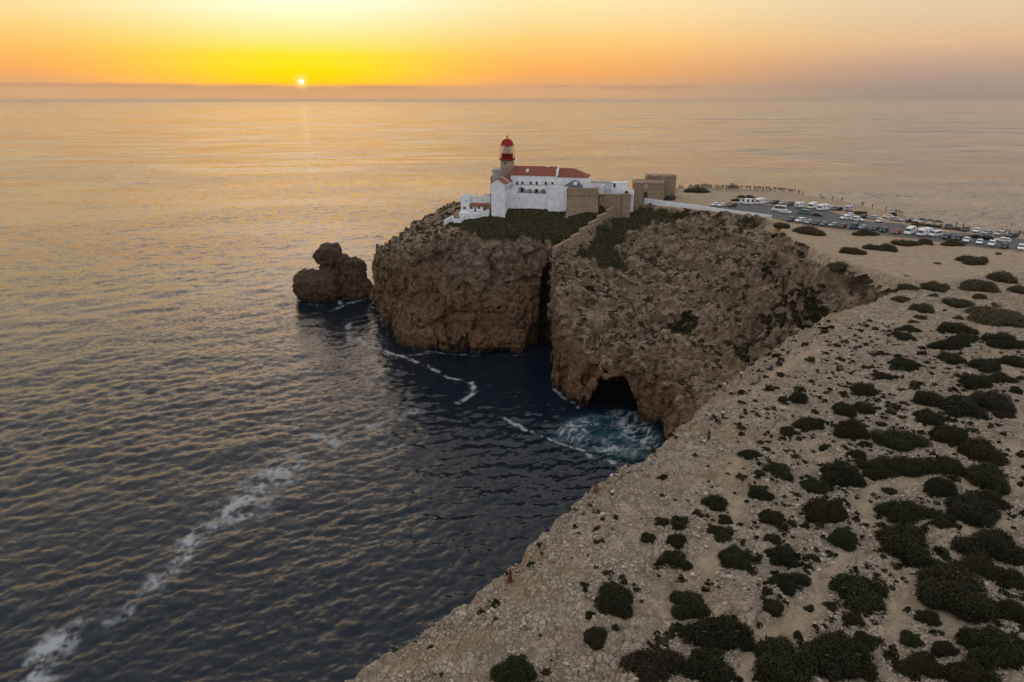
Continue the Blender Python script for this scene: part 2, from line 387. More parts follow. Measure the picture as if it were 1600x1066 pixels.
# control points of the far land: (photo x, photo y, distance) or world (x, y, z)
CTRL = [UD(*p) for p in [
    (605, 388, 352), (600, 396, 346), (640, 358, 346), (622, 385, 335), (680, 352, 318), (650, 372, 318), (660, 346, 352), (720, 318, 345), (690, 330, 352), (705, 346, 312), (735, 352, 304), (765, 331, 318), (800, 325, 320),
    (840, 319, 321), (885, 314, 322), (883, 340, 308), (934, 326, 310), (985, 317, 322), (750, 366, 298), (700, 362, 300), (800, 374, 294), (830, 372, 296), (860, 400, 287), (830, 345, 308), (780, 345, 310),
    (905, 398, 289), (930, 350, 300), (866, 457, 263), (900, 490, 253), (952, 521, 241), (1020, 545, 227), (1100, 563, 213),
    (875, 425, 277), (1000, 400, 284), (1000, 450, 267), (1000, 335, 312), (950, 380, 296), (1060, 340, 298), (1100, 400, 264), (1100, 356, 284), (1100, 450, 247), (1100, 500, 231), (1040, 500, 246), (940, 450, 270), (920, 470, 262),
    (1200, 400, 238), (1200, 450, 220), (1200, 500, 204), (1180, 560, 190), (1140, 540, 208), (1250, 440, 202), (1230, 500, 190), (1300, 446, 186), (1160, 360, 272), (1190, 370, 258)]]
CTRL += [UZ(x, y, 62) for x, y in [(1186, 346), (1228, 368), (1270, 394), (1325, 412), (1392, 436), (1330, 395), (1250, 352), (1100, 330), (1040, 322), (1150, 315), (1060, 300), (1160, 296), (1400, 420), (1450, 400)]]
CTRL += [(-30, 370, 53), (0, 380, 54), (20, 382, 55), (60, 376, 60), (-10, 340, 62.5), (20, 340, 62.5), (40, 345, 62.5), (-62, 368, 36), (104, 181, 60), (78, 166, 40), (60, 156, 20), (48, 150, 8), (110, 160, 60), (92, 158, 55)]
CT = np.array(CTRL); _xy = CT[:, :2] / 100
def _phi(r2): return 0.5 * r2 * np.log(r2 + 1e-12)
_n = len(CT); _K = np.zeros((_n + 3, _n + 3))
_K[:_n, :_n] = _phi(((_xy[:, None] - _xy[None]) ** 2).sum(-1)) + np.eye(_n) * 2e-4
_K[:_n, _n] = _K[_n, :_n] = 1; _K[:_n, _n + 1:] = _xy; _K[_n + 1:, :_n] = _xy.T
_wt = np.linalg.solve(_K, np.concatenate([CT[:, 2], [0, 0, 0]]))
def H(x, y):
    x = np.asarray(x, float) / 100; y = np.asarray(y, float) / 100
    out = _wt[_n] + _wt[_n + 1] * x + _wt[_n + 2] * y
    for i in range(_n): out = out + _wt[i] * _phi((x - _xy[i, 0]) ** 2 + (y - _xy[i, 1]) ** 2)
    return np.minimum(out, 62.6)
PLA_ARR = PLATEAU
def ground_hit(px, py):
    """first point of the far land along a photo ray"""
    a, b, c = ray(px, py); D = np.arange(150, 400, 0.25); k = D / b
    z = CAM_H + c * k; h = H(a * k, D); i = np.argmax(z < h)
    return (float(a * k[i]), float(D[i]), float(h[i]))

COAST = LAND_BASE + [(-77, 364), (-70, 374), (-48, 378), (-10, 384), (50, 394)] + XY(FAR_RIM[::-1][1:8], 62.0) + [(190, 300), (190, 160), (105, 148), (84, 150), (60, 143), (48, 146)]
GREEN_A = [ground_hit(x, y)[:2] for x, y in [(690, 346), (720, 340), (765, 332), (800, 326), (840, 320), (884, 315), (884, 341), (934, 327), (984, 319), (940, 345), (905, 366), (866, 386), (842, 380), (800, 374), (770, 372), (735, 366), (708, 356)]]
GREEN_B = [ground_hit(x, y)[:2] for x, y in [(992, 322), (1040, 328), (1100, 334), (1170, 342), (1195, 346), (1150, 345), (1095, 338), (1050, 338), (1015, 346), (985, 362), (960, 385), (990, 425), (960, 412), (920, 402), (890, 404), (915, 385), (950, 355)]]

def surface_nets(F, org, h):
    import openvdb
    g = openvdb.FloatGrid(); g.background = 3.0
    g.copyFromArray(np.ascontiguousarray(F)); 
    pts, tris, quads = g.convertToPolygons(0.0, 0.0)
    return pts * h + np.array(org), quads

def build_headland():
    h = 0.64; org = (-92.0, 138.0, -4.0)
    nx, ny, nz = int(218 / h), int(272 / h), int(70 / h)
    xs = org[0] + np.arange(nx) * h; ys = org[1] + np.arange(ny) * h; zs = (org[2] + np.arange(nz) * h).astype(np.float32)
    Xg, Yg = np.meshgrid(xs, ys, indexing='ij')
    dC = sdf(COAST, Xg, Yg); Hg = H(Xg, Yg)
    dP = sdf(PLATEAU, Xg, Yg)
    flatm = sstep(Hg, 59.8, 61.2)
    Hg = np.where(dP > 0, np.minimum(Hg, 62.0), Hg) - 0.9 * sstep(dP, 0.0, 4.0) * flatm
    gA = sdf(GREEN_A, Xg, Yg); gB = sdf(GREEN_B, Xg, Yg); gr = np.maximum(sstep(gA, -1, 3), sstep(gB, -1, 3))
    site = sstep(sdf([(-36, 300), (-36, 350), (80, 350), (80, 318), (38, 318), (38, 300)], Xg, Yg), -4, 2)
    soft = np.maximum(np.maximum(gr, site), sstep(dP, -1, 3) * flatm)
    # the eroded hollow: rills and ribs
    rib = 1.0 - np.abs(fbm(Xg / 15, Yg / 15, oct=4, gain=0.5)) * 1.7
    Hg = Hg + (1 - soft) * (2.2 * fbm(Xg / 13, Yg / 13, oct=4) + 1.9 * (rib - 0.6) + 3.4 * (0.55 - 1.5 * np.abs(perlin((Xg * .8 + Yg * .6) / 24 + 3, (Yg * .8 - Xg * .6) / 44))))
    st_ = 4.8; u_ = Hg / st_ + .55 * fbm(Xg / 11 + 6, Yg / 11, oct=3); fl = np.floor(u_); fr = sstep(u_ - fl, .5, .95)
    Hg = Hg + (1 - soft) * .9 * ((fl + fr) - u_) * st_
    scarp = sstep(Xg, 62, 74) * (1 - sstep(Yg, 228, 244)) * sstep(fbm(Xg / 9, Yg / 9, oct=3) + .4, -.1, .25)
    Hg = Hg - scarp * 7.0 * sstep(-dP, .3, 2.4) * (1 - sstep(-dP, 9, 26))
    Hg = Hg.astype(np.float32); dC = dC.astype(np.float32)
    # undercut profile of the cliff: inset from the foot line as a function of height
    inset = (0.105 * zs + 1.2 * np.exp(-((zs - 1.5) / 2.5) ** 2)).astype(np.float32)
    A_ = Hg[:, :, None] - zs[None, None]; B_ = (dC[:, :, None] - inset[None, None]) * 0.95
    k = 2.2; hh = np.clip(0.5 + 0.5 * (B_ - A_) / k, 0, 1)
    F = B_ * (1 - hh) + A_ * hh - k * hh * (1 - hh)
    del A_, B_, hh
    i, j, l = np.nonzero(np.abs(F) < 5.2)
    x, y, z = xs[i].astype(np.float32), ys[j].astype(np.float32), zs[l]
    f = F[i, j, l]
    cliff = 1 - sstep(dC[i, j], 6, 13) ; cliff = np.maximum(cliff, 0.25 * (1 - soft[i, j])); rough = np.maximum(cliff, 0.06)
    big = fbm(x / 24, y / 24, z / 60, oct=2)                                  # buttresses
    but = 1 - np.abs(perlin(x / 9 + 4, y / 9, z / 42)) * 2.4                    # vertical ribs and clefts
    but2 = 1 - np.abs(perlin(x / 3.6 + 4, y / 3.6, z / 13)) * 2.4
    str_ = perlin(x / 34, y / 34, z / 2.7 + 0.6 * big)                       # beds
    fin = fbm(x / 4.2, y / 4.2, z / 3.4, oct=3, gain=0.55)
    f = f + rough * (3.0 * big + 2.1 * (but - 0.4) + 1.0 * (but2 - 0.4) + 0.3 * str_ + 0.65 * fin) + (1 - soft[i, j]) * (0.35 * fin + 0.25 * (but2 - 0.4))
    wx = 1.2 * fin
    a1, a2, ac = worley3((x + wx) / 8.5, (y + wx) / 8.5, z / 11.0); b1, b2, bc = worley3((x - wx) / 3.1 + 9, (y + wx) / 3.1, z / 3.6, 7)
    blk = 2.8 * (ac - .5) - 1.2 * (1 - sstep(a2 - a1, 0.0, .14)) + .7 * (bc - .5) - .4 * (1 - sstep(b2 - b1, 0.0, .16))
    f = f + blk * np.maximum(cliff * .95, .6 * (1 - soft[i, j]))
    del big, but, but2, str_, a1, a2, ac, b1, b2, bc, blk
    # hollows and the sea cave
    F[i, j, l] = f
    def carve(c, r, rot=0.0, wob=0.35, p=2):
        m = max(r[0], r[1]) + 3
        a0, a1 = [int(np.clip((c[0] + s_ * m - org[0]) / h, 0, nx)) for s_ in (-1, 1)]; b0, b1 = [int(np.clip((c[1] + s_ * m - org[1]) / h, 0, ny)) for s_ in (-1, 1)]; d0, d1 = [int(np.clip((c[2] + s_ * (r[2] + 3) - org[2]) / h, 0, nz)) for s_ in (-1, 1)]
        x, y, z = np.meshgrid(xs[a0:a1], ys[b0:b1], zs[d0:d1], indexing='ij')
        ux, uy = x - c[0], y - c[1]; cr, sr = math.cos(rot), math.sin(rot)
        lx, ly, lz = ux * cr + uy * sr, -ux * sr + uy * cr, z - c[2]
        q = (np.abs(lx / r[0]) ** p + np.abs(ly / r[1]) ** p + np.abs(lz / r[2]) ** p) ** (1 / p)
        F[a0:a1, b0:b1, d0:d1] = np.minimum(F[a0:a1, b0:b1, d0:d1], (q - 1) * min(r) + wob * 1.6 * fbm(x / 4.2, y / 4.2, z / 3.4, oct=2))
    c = UZ(968, 651, 0); carve((c[0] - .5, c[1] + 9, 0), (9.6, 24, 17), R(-12))
    c = UZ(990, 640, 0); carve((c[0] + .5, c[1] + 9, 2), (5.0, 20, 17), R(-12))
    c = UZ(925, 642, 0); carve((c[0], c[1], 1), (5, 5, 5), R(-30))
    c = UZ(855, 557, 0); carve((c[0] + 0.5, c[1] + 9, 12), (3.8, 22, 30), R(8))
    c = UZ(845, 556, 0); carve((c[0], c[1] + 7, 2), (7, 9, 12), R(0))
    c = UD(835, 438, 291); carve(c, (9, 4.0, 1.5), R(4)); c = UD(800, 480, 291); carve(c, (7, 2.4, 1.0), R(4), 0.5)
    c = UD(845, 470, 289); carve(c, (5, 5, 3.2), R(4))
    c = UD(1175, 530, 205); carve((c[0] + 2, c[1] + 2, c[2]), (4, 5, 4.5), R(-30))
    c = UD(1330, 440, 184); carve((c[0], c[1], c[2] - 1), (9, 4, 3.4), R(35), 0.6)
    c = UZ(780, 552, 0); carve((c[0], c[1], 0), (8, 4, 2.6), 0, 0.5)
    c = UZ(675, 549, 0); carve((c[0], c[1], 0), (5, 4, 3.0), 0, 0.5)
    c = UZ(1025, 675, 0); carve((c[0], c[1], 0), (7, 7, 4.5), R(-40), 0.5)
    np.clip(F, -3, 3, out=F)
    F[0], F[-1] = -3, -3; F[:, 0], F[:, -1] = -3, -3; F[:, :, 0] = -3; F[:, :, -1] = -3
    pts, quads = surface_nets(-F, org, h)
    keep = pts[quads].mean(1)
    ok = (keep[:, 2] > -2.5) & (keep[:, 0] > org[0] + 1.5) & (keep[:, 0] < xs[-1] - 1.5) & (keep[:, 1] > ys[0] + 1.5) & (keep[:, 1] < ys[-1] - 1.5)
    quads = quads[ok]
    used = np.unique(quads); mp = np.zeros(len(pts), np.int64); mp[used] = np.arange(len(used)); pts = pts[used]; quads = mp[quads]
    px, py, pz = pts[:, 0], pts[:, 1], pts[:, 2]
    dd = sdf(COAST, px, py); hz = H(px, py)
    face = (1 - sstep(dd, 8, 13)) * sstep(hz - pz, 0.0, 2.5)
    g = np.maximum(sstep(sdf(GREEN_A, px, py) + 2.0 * fbm(px / 6, py / 6, oct=3), -1.0, 1.2), sstep(sdf(GREEN_B, px, py) + 2.0 * fbm(px / 6, py / 6, oct=3), -1, 1.2)) * (1 - face)
    me = mesh_np('headland', pts, quads, smooth=False)
    vn = np.empty(len(pts) * 3, np.float32); me.vertices.foreach_get('normal', vn); vn = vn.reshape(-1, 3)[:, 2]
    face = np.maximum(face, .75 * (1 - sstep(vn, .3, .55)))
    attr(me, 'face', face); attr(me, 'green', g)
    attr(me, 'scrub', sstep(fbm(px / 3.2, py / 4.5, oct=4, gain=0.65), 0.1, 0.4) * (1 - face))
    attr(me, 'sand', sstep(sdf(PLATEAU, px, py), -2, 1.5) * sstep(hz, 59.5, 61.5))
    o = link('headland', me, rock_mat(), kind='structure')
    return o

def rock_mat():
    m = bpy.data.materials.new('weathered_limestone'); m.use_nodes = True; tr = NT(m.node_tree); b = m.node_tree.nodes['Principled BSDF']; lk = m.node_tree.links.new
    geo = tr.n('ShaderNodeNewGeometry'); co = geo.outputs['Position']
    A = lambda nm: tr.n('ShaderNodeAttribute', attribute_name=nm).outputs['Fac']
    face, green, scrub, sand = A('face'), A('green'), A('scrub'), A('sand')
    sp = tr.n('ShaderNodeSeparateXYZ', ins={0: co}); z = sp.outputs[2]
    big = tr.noise(co, 0.06, 4, 0.6, 0.4); med = tr.noise(co, 0.35, 5, 0.65, 0.3); fine = tr.noise(co, 1.7, 5, 0.7)
    strat = tr.noise(tr.scale(co, (0.05, 0.05, 0.9)), 1.0, 3, 0.6, 0.5)
    drip = tr.noise(tr.scale(co, (0.55, 0.55, 0.06)), 1.0, 4, 0.6, 0.4)
    # cliff face: warm brown below, greyer and paler weathered stone above
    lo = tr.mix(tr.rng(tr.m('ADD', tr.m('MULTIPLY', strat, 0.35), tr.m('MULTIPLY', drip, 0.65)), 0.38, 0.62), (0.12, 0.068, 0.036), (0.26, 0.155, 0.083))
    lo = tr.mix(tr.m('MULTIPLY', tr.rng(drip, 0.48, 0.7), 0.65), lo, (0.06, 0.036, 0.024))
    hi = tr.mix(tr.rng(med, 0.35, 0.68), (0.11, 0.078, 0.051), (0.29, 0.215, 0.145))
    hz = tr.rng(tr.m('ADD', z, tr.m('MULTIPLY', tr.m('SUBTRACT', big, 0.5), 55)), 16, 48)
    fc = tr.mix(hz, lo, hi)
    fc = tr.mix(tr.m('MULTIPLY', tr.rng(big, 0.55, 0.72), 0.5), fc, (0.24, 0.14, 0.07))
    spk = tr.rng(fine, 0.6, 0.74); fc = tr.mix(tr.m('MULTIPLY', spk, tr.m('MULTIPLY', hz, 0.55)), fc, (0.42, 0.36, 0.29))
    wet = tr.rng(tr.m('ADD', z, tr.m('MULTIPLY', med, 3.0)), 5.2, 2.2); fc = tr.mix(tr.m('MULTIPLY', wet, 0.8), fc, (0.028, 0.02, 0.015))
    # slopes: pale broken stone and dry soil with grey-green scrub
    sl = tr.mix(tr.rng(med, 0.3, 0.7), (0.18, 0.125, 0.077), (0.35, 0.26, 0.17))
    sl = tr.mix(tr.m('MULTIPLY', tr.rng(big, 0.5, 0.7), 0.55), sl, (0.24, 0.14, 0.072))
    cl_ = tr.voro(co, 0.75, 'F1', 1); cl2 = tr.n('ShaderNodeSeparateColor', ins={0: cl_}).outputs[0]
    sl = tr.mix(tr.rng(cl2, 0.62, 0.8), sl, (0.30, 0.225, 0.145)); sl = tr.mix(tr.m('MULTIPLY', tr.rng(cl2, 0.35, 0.15), 0.7), sl, (0.07, 0.05, 0.032))
    sl = tr.mix(tr.m('MULTIPLY', tr.rng(fine, 0.56, 0.72), .5), sl, (0.36, 0.28, 0.19))
    sl = tr.mix(tr.m('MULTIPLY', tr.rng(tr.m('ADD', tr.m('MULTIPLY', scrub, 0.6), tr.m('MULTIPLY', fine, 0.55)), 0.5, 0.8), 0.35), sl, (0.075, 0.06, 0.036))
    yel = tr.rng(tr.noise(co, 0.12, 3, 0.6), 0.6, 0.75); sl = tr.mix(tr.m('MULTIPLY', yel, 0.35), sl, (0.25, 0.2, 0.07))
    gc = tr.mix(tr.rng(med, 0.3, 0.7), (0.035, 0.036, 0.014), (0.078, 0.07, 0.03))
    sd_ = tr.mix(tr.rng(med, 0.3, 0.7), (0.22, 0.157, 0.098), (0.31, 0.23, 0.15))
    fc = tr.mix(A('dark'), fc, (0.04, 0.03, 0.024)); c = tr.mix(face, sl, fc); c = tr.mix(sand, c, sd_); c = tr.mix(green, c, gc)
    lk(c, b.inputs['Base Color']); b.inputs['Roughness'].default_value = 0.92; b.inputs['Specular IOR Level'].default_value = 0.2
    v = tr.voro(co, 0.9, 'DISTANCE_TO_EDGE'); v2 = tr.voro(tr.scale(co, (1, 1, 0.6)), 0.3, 'DISTANCE_TO_EDGE')
    hh = tr.m('ADD', tr.m('MULTIPLY', fine, 0.38), tr.m('MULTIPLY', med, 1.1))
    hh = tr.m('ADD', hh, tr.m('ADD', tr.m('MULTIPLY', tr.rng(v, 0, 0.25), 0.3), tr.m('MULTIPLY', tr.rng(v2, 0, 0.2), 0.6)))
    bp = tr.n('ShaderNodeBump', ins={'Strength': 1.0, 'Distance': 1.0, 'Height': hh}); lk(bp.outputs[0], b.inputs['Normal'])
    MATS['rock'] = m
    return m

# ------------------------------------------------------------------ the near plateau
PATHS = [[(1412, 1090), (1396, 1000), (1398, 950), (1420, 905), (1375, 835), (1345, 790), (1330, 768), (1296, 725), (1255, 690), (1215, 640), (1195, 600)],
         [(1610, 1075), (1545, 1012), (1440, 945), (1412, 915)], [(1597, 600), (1588, 680), (1578, 770), (1552, 815), (1498, 850), (1465, 895), (1415, 905)],
         [(1200, 590), (1290, 540), (1400, 505), (1470, 478), (1520, 462), (1560, 448), (1610, 432)], [(1620, 392), (1560, 408), (1480, 432), (1420, 430), (1340, 400)],
         [(1050, 960), (1085, 905), (1118, 860), (1150, 800), (1140, 765), (1150, 720)], [(1150, 1080), (1178, 1010), (1225, 985), (1265, 950), (1290, 915), (1310, 880), (1345, 850)],
         [(1502, 462), (1520, 500), (1545, 520), (1560, 555), (1590, 600)], [(1440, 620), (1470, 690), (1520, 760), (1560, 810)], [(1330, 765), (1400, 760), (1450, 745)]]
ROAD_A = [(1104, 324), (1140, 316), (1190, 320), (1240, 321), (1300, 331), (1345, 345), (1410, 350), (1440, 362), (1500, 364), (1600, 374), (1720, 384), (1720, 404), (1600, 390), (1540, 387), (1480, 378), (1400, 369),
          (1340, 361), (1280, 354), (1232, 347), (1206, 340), (1160, 334), (1104, 327)]
ROAD = XY(ROAD_A, 62.0)
CLEAR = XY([(1195, 348), (1260, 352), (1340, 366), (1450, 378), (1560, 392), (1640, 400), (1640, 425), (1540, 430), (1450, 440), (1400, 432), (1330, 412), (1260, 385)], 62.0)
CLEAR2 = XY([(1040, 322), (1060, 300), (1240, 300), (1400, 334), (1420, 350), (1640, 368), (1640, 396), (1340, 362), (1206, 342), (1040, 330)], 62.0)
def plateau_z(x, y):
    """smooth part of the plateau height"""
    x = np.asarray(x, float); y = np.asarray(y, float)
    return 62.0 + 0.5 * perlin(x / 45, y / 45) * sstep(np.hypot(x - 25, y - 60), 0, 10) * (1 - sstep(sdf(ROAD, np.atleast_1d(x), np.atleast_1d(y)).reshape(x.shape), -14, -2))
def path_mask(x, y):
    p = np.zeros(x.shape)
    for k, pts in enumerate(PATHS):
        dd, _ = dline(XY(pts, 62.0), x, y); p = np.maximum(p, 1 - sstep(dd + 1.1 * fbm(x / 3.5, y / 3.5, oct=3), 0.0, 2.0))
    p = p * np.clip(0.5 + 0.7 * fbm(x / 6 + 4, y / 6, oct=2), 0, 1)
    return p
def build_plateau():
    azs = np.radians(np.linspace(-24, 49, 900)); dep = np.linspace(R(57), R(6.3), 690)
    D = 45.0 / np.tan(dep); A, DD = np.meshgrid(azs, D)
    X, Y = DD * np.sin(A), DD * np.cos(A)
    d = sdf(PLATEAU, X, Y)
    d = d + 0.5 * fbm(X / 3.2, Y / 3.2, oct=4, gain=0.6)                          # a ragged rim
    d = d + 1.5 * (1 - sstep(Y, 90, 150))
    rd = sdf(ROAD, X, Y); cl = np.maximum(sdf(CLEAR, X, Y), sdf(CLEAR2, X, Y)); path = path_mask(X, Y)
    flat = np.maximum(sstep(rd, -6, -1), sstep(cl, -3, 3)); smooth = np.maximum(flat, path * 0.85)
    Z = 62.0 + 0.5 * perlin(X / 45, Y / 45) * sstep(np.hypot(X - 25, Y - 60), 0, 10) * (1 - sstep(rd, -14, -2))
    f1, f2, cv = worley(X / 0.62, Y / 0.62); g1, g2, gv = worley(X / 1.7 + 5, Y / 1.7, 3)
    edge = sstep(f2 - f1, 0.02, 0.28); edge2 = sstep(g2 - g1, 0.02, 0.2)
    patch = sstep(fbm(X / 8, Y / 8, oct=4, gain=.6), -0.25, 0.3)
    h1, h2, hv_ = worley(X / 4.4 + 2, Y / 4.4, 9); slab = sstep(h2 - h1, 0.01, .1) * (hv_ - .3) * sstep(fbm(X / 14 + 5, Y / 14, oct=2), -.2, .2)
    rub = (0.15 * edge * (0.35 + cv) + 0.20 * edge2 * gv + .3 * slab) * (0.2 + 0.95 * patch)
    lod = 1 - sstep(DD, 110, 260) * 0.75
    Z = Z + (1 - smooth) * rub * lod + 0.10 * fbm(X / 2.2, Y / 2.2, oct=4) * (1 - flat * 0.85) + 0.02 * fbm(X / 0.5, Y / 0.5, oct=2)
    # stepped, broken ledges towards the rim and a steep drop past it
    rim = 1 - sstep(d, 0.5, 7.5)
    ledge = np.floor(d * 0.42 + 0.8 * fbm(X / 6, Y / 6, oct=3)) / 0.42
    Z = Z - rim * (1 - flat) * (0.5 + 0.24 * np.clip(7.5 - ledge, 0, 8)) * 0.62 + rim * (1 - flat) * 0.55 * fbm(X / 2.6 + 3, Y / 2.6, oct=4, gain=0.6)
    gul = (sdf(COAST, X, Y) > 4) & (Y > 150)
    Zd = Z - (0.6 - d) * 2.2 - np.clip(-d, 0, 20) * 5.5
    sel = gul & (d < 3); Zg = Z.copy(); Zg[sel] = np.minimum(Z[sel], H(X[sel], Y[sel]) + 0.3 - np.clip(2.0 - d[sel], 0, 9) * 0.6)
    Z = np.where(gul, Zg, np.where(d < 0.6, Zd, Z))
    Z = Z - 0.04 * sstep(rd, -1.5, 0)
    idx = np.arange(X.size).reshape(X.shape)
    q = np.stack([idx[:-1, :-1], idx[:-1, 1:], idx[1:, 1:], idx[1:, :-1]], -1).reshape(-1, 4)
    low = np.zeros(X.shape, bool); s2_ = gul & (d < 5) & (X < 99); low[s2_] = H(X[s2_], Y[s2_]) < 61.0; q = q[~low.ravel()[q].all(1)]
    dm = d.ravel()[q].max(1); q = q[dm > np.where(gul.ravel()[q[:, 0]], -0.9, -7)]
    used = np.unique(q); mp = np.zeros(X.size, np.int64); mp[used] = np.arange(len(used)); q = mp[q]
    S = lambda a: a.ravel()[used]
    me = mesh_np('plateau', np.stack([S(X), S(Y), S(Z)], -1), q)
    attr(me, 'path', S(np.maximum(path * 0.9, flat))); attr(me, 'cell', S(np.where(edge2 > 0.5, gv * 0.5 + cv * 0.5, cv))); attr(me, 'crack', S(np.minimum(edge, 0.4 + 0.6 * edge2)))
    attr(me, 'rim', S(1 - sstep(d, 1, 12))); attr(me, 'patch', S(patch))
    m = bpy.data.materials.new('stony_ground'); m.use_nodes = True; tr = NT(m.node_tree); b = m.node_tree.nodes['Principled BSDF']; lk = m.node_tree.links.new
    co = tr.n('ShaderNodeNewGeometry').outputs['Position']
    Aa = lambda nm: tr.n('ShaderNodeAttribute', attribute_name=nm).outputs['Fac']
    big = tr.noise(co, 0.07, 4, 0.6, 0.4); med = tr.noise(co, 0.6, 5, 0.65); fine = tr.noise(co, 5.0, 5, 0.7)
    soil = tr.mix(tr.rng(med, 0.3, 0.7), (0.16, 0.114, 0.07), (0.29, 0.215, 0.137))
    stone = tr.mix(Aa('cell'), (0.19, 0.15, 0.106), (0.45, 0.37, 0.275))
    stone = tr.mix(tr.m('MULTIPLY', tr.rng(big, 0.52, 0.7), 0.6), stone, (0.27, 0.175, 0.095))
    stone = tr.mix(tr.m('MULTIPLY', tr.rng(fine, 0.52, 0.75), 0.45), stone, (0.13, 0.115, 0.095))
    c = tr.mix(tr.rng(Aa('crack'), 0.1, 0.7), soil, stone)
    c = tr.mix(tr.m('MULTIPLY', tr.rng(tr.noise(co, 0.9, 6, 0.7), 0.52, 0.64), 0.55), c, (0.1, 0.08, 0.05))
    ph = tr.mix(tr.rng(med, 0.3, 0.7), (0.25, 0.182, 0.115), (0.36, 0.27, 0.18))
    ph = tr.mix(tr.rng(tr.noise(co, 0.35, 6, 0.7, 0.5), 0.58, 0.7), ph, (0.2, 0.145, 0.085))
    c = tr.mix(Aa('path'), c, ph)
    orange = tr.m('MULTIPLY', Aa('rim'), tr.rng(tr.noise(co, 0.22, 4, 0.6), 0.48, 0.62)); c = tr.mix(tr.m('MULTIPLY', orange, 0.5), c, (0.3, 0.18, 0.085))
    lk(c, b.inputs['Base Color']); b.inputs['Roughness'].default_value = 0.95; b.inputs['Specular IOR Level'].default_value = 0.15
    v = tr.voro(co, 3.2, 'DISTANCE_TO_EDGE')
    hh = tr.m('ADD', tr.m('MULTIPLY', fine, 0.10), tr.m('MULTIPLY', med, 0.22)); hh = tr.m('ADD', hh, tr.m('MULTIPLY', tr.rng(v, 0, 0.2), tr.m('MULTIPLY', tr.m('SUBTRACT', 1.0, Aa('path')), 0.09)))
    bp = tr.n('ShaderNodeBump', ins={'Strength': 1.0, 'Distance': 1.0, 'Height': hh}); lk(bp.outputs[0], b.inputs['Normal'])
    link('plateau', me, m, kind='structure')
    global PV; PV = np.stack([S(X), S(Y), S(Z)], -1)

build_plateau()
build_headland()
build_sea()
# ------------------------------------------------------------------ buildings
class MB:
    """collects shapes for one part"""
    def __init__(s): s.v, s.f = [], []
    def add(s, vs, fs):
        o = len(s.v); s.v += [tuple(p) for p in vs]; s.f += [tuple(i + o for i in f) for f in fs]; return s
    def box(s, x0, x1, y0, y1, z0, z1, tx=0.0, ty=0.0):
        """box, its top drawn in by tx, ty on each side"""
        return s.add([(x0, y0, z0), (x1, y0, z0), (x1, y1, z0), (x0, y1, z0), (x0 + tx, y0 + ty, z1), (x1 - tx, y0 + ty, z1), (x1 - tx, y1 - ty, z1), (x0 + tx, y1 - ty, z1)],
                     [(3, 2, 1, 0), (4, 5, 6, 7), (0, 1, 5, 4), (1, 2, 6, 5), (2, 3, 7, 6), (3, 0, 4, 7)])
    def prism(s, poly, z0, z1):
        n = len(poly); z1l = z1 if isinstance(z1, (list, tuple)) else [z1] * n; z0l = z0 if isinstance(z0, (list, tuple)) else [z0] * n
        a = sum(poly[i][0] * poly[(i + 1) % n][1] - poly[(i + 1) % n][0] * poly[i][1] for i in range(n))
        if a < 0: poly = poly[::-1]; z1l = z1l[::-1]; z0l = z0l[::-1]
        return s.add([(x, y, z) for (x, y), z in zip(poly, z0l)] + [(x, y, z) for (x, y), z in zip(poly, z1l)],
                     [tuple(range(n))[::-1], tuple(range(n, 2 * n))] + [(i, (i + 1) % n, n + (i + 1) % n, n + i) for i in range(n)])
    def front(s, outline, y0, y1):
        """a figure in the x-z plane given depth from y0 to y1"""
        n = len(outline); a = sum(outline[i][0] * outline[(i + 1) % n][1] - outline[(i + 1) % n][0] * outline[i][1] for i in range(n))
        if a < 0: outline = outline[::-1]
        return s.add([(x, y0, z) for x, z in outline] + [(x, y1, z) for x, z in outline],
                     [tuple(range(n)), tuple(range(n, 2 * n))[::-1]] + [(i, n + i, n + (i + 1) % n, (i + 1) % n) for i in range(n)])
    def lathe(s, prof, seg=32, c=(0, 0), caps=True):
        vs = [(c[0] + r * math.cos(2 * math.pi * k / seg), c[1] + r * math.sin(2 * math.pi * k / seg), z) for r, z in prof for k in range(seg)]
        fs = [(i * seg + k, i * seg + (k + 1) % seg, (i + 1) * seg + (k + 1) % seg, (i + 1) * seg + k) for i in range(len(prof) - 1) for k in range(seg)]
        if caps: fs += [tuple(range(seg))[::-1], tuple((len(prof) - 1) * seg + k for k in range(seg))]
        return s.add(vs, fs)
    def tube(s, a, b, r0, r1=None, seg=6):
        a, b = Vector(a), Vector(b); q = (b - a).to_track_quat('Z', 'Y'); r1 = r0 if r1 is None else r1
        ring = lambda p, r: [tuple(p + q @ Vector((r * math.cos(2 * math.pi * k / seg), r * math.sin(2 * math.pi * k / seg), 0))) for k in range(seg)]
        return s.add(ring(a, r0) + ring(b, r1), [(k, (k + 1) % seg, seg + (k + 1) % seg, seg + k) for k in range(seg)] + [tuple(range(seg))[::-1], tuple(range(seg, 2 * seg))])
    def mesh(s, name, smooth=False):
        me = bpy.data.meshes.new(name); me.from_pydata(s.v, [], s.f); me.update()
        if smooth: me.polygons.foreach_set('use_smooth', [True] * len(me.polygons))
        return me
    def build(s, name, m, parent=None, smooth=False, **props): return link(name, s.mesh(name, smooth), m, parent, **props)
def arch_outline(u0, u1, z0, z1, arches, seg=8):
    """wall outline with round-headed openings rising from its foot; arches: (centre, half width, spring height)"""
    o = [(u0, z0)]
    for c, w, zs in sorted(arches):
        o += [(c - w, z0)] + [(c - w * math.cos(math.pi * k / seg), zs + w * math.sin(math.pi * k / seg)) for k in range(seg + 1)] + [(c + w, z0)]
    return o + [(u1, z0), (u1, z1), (u0, z1)]

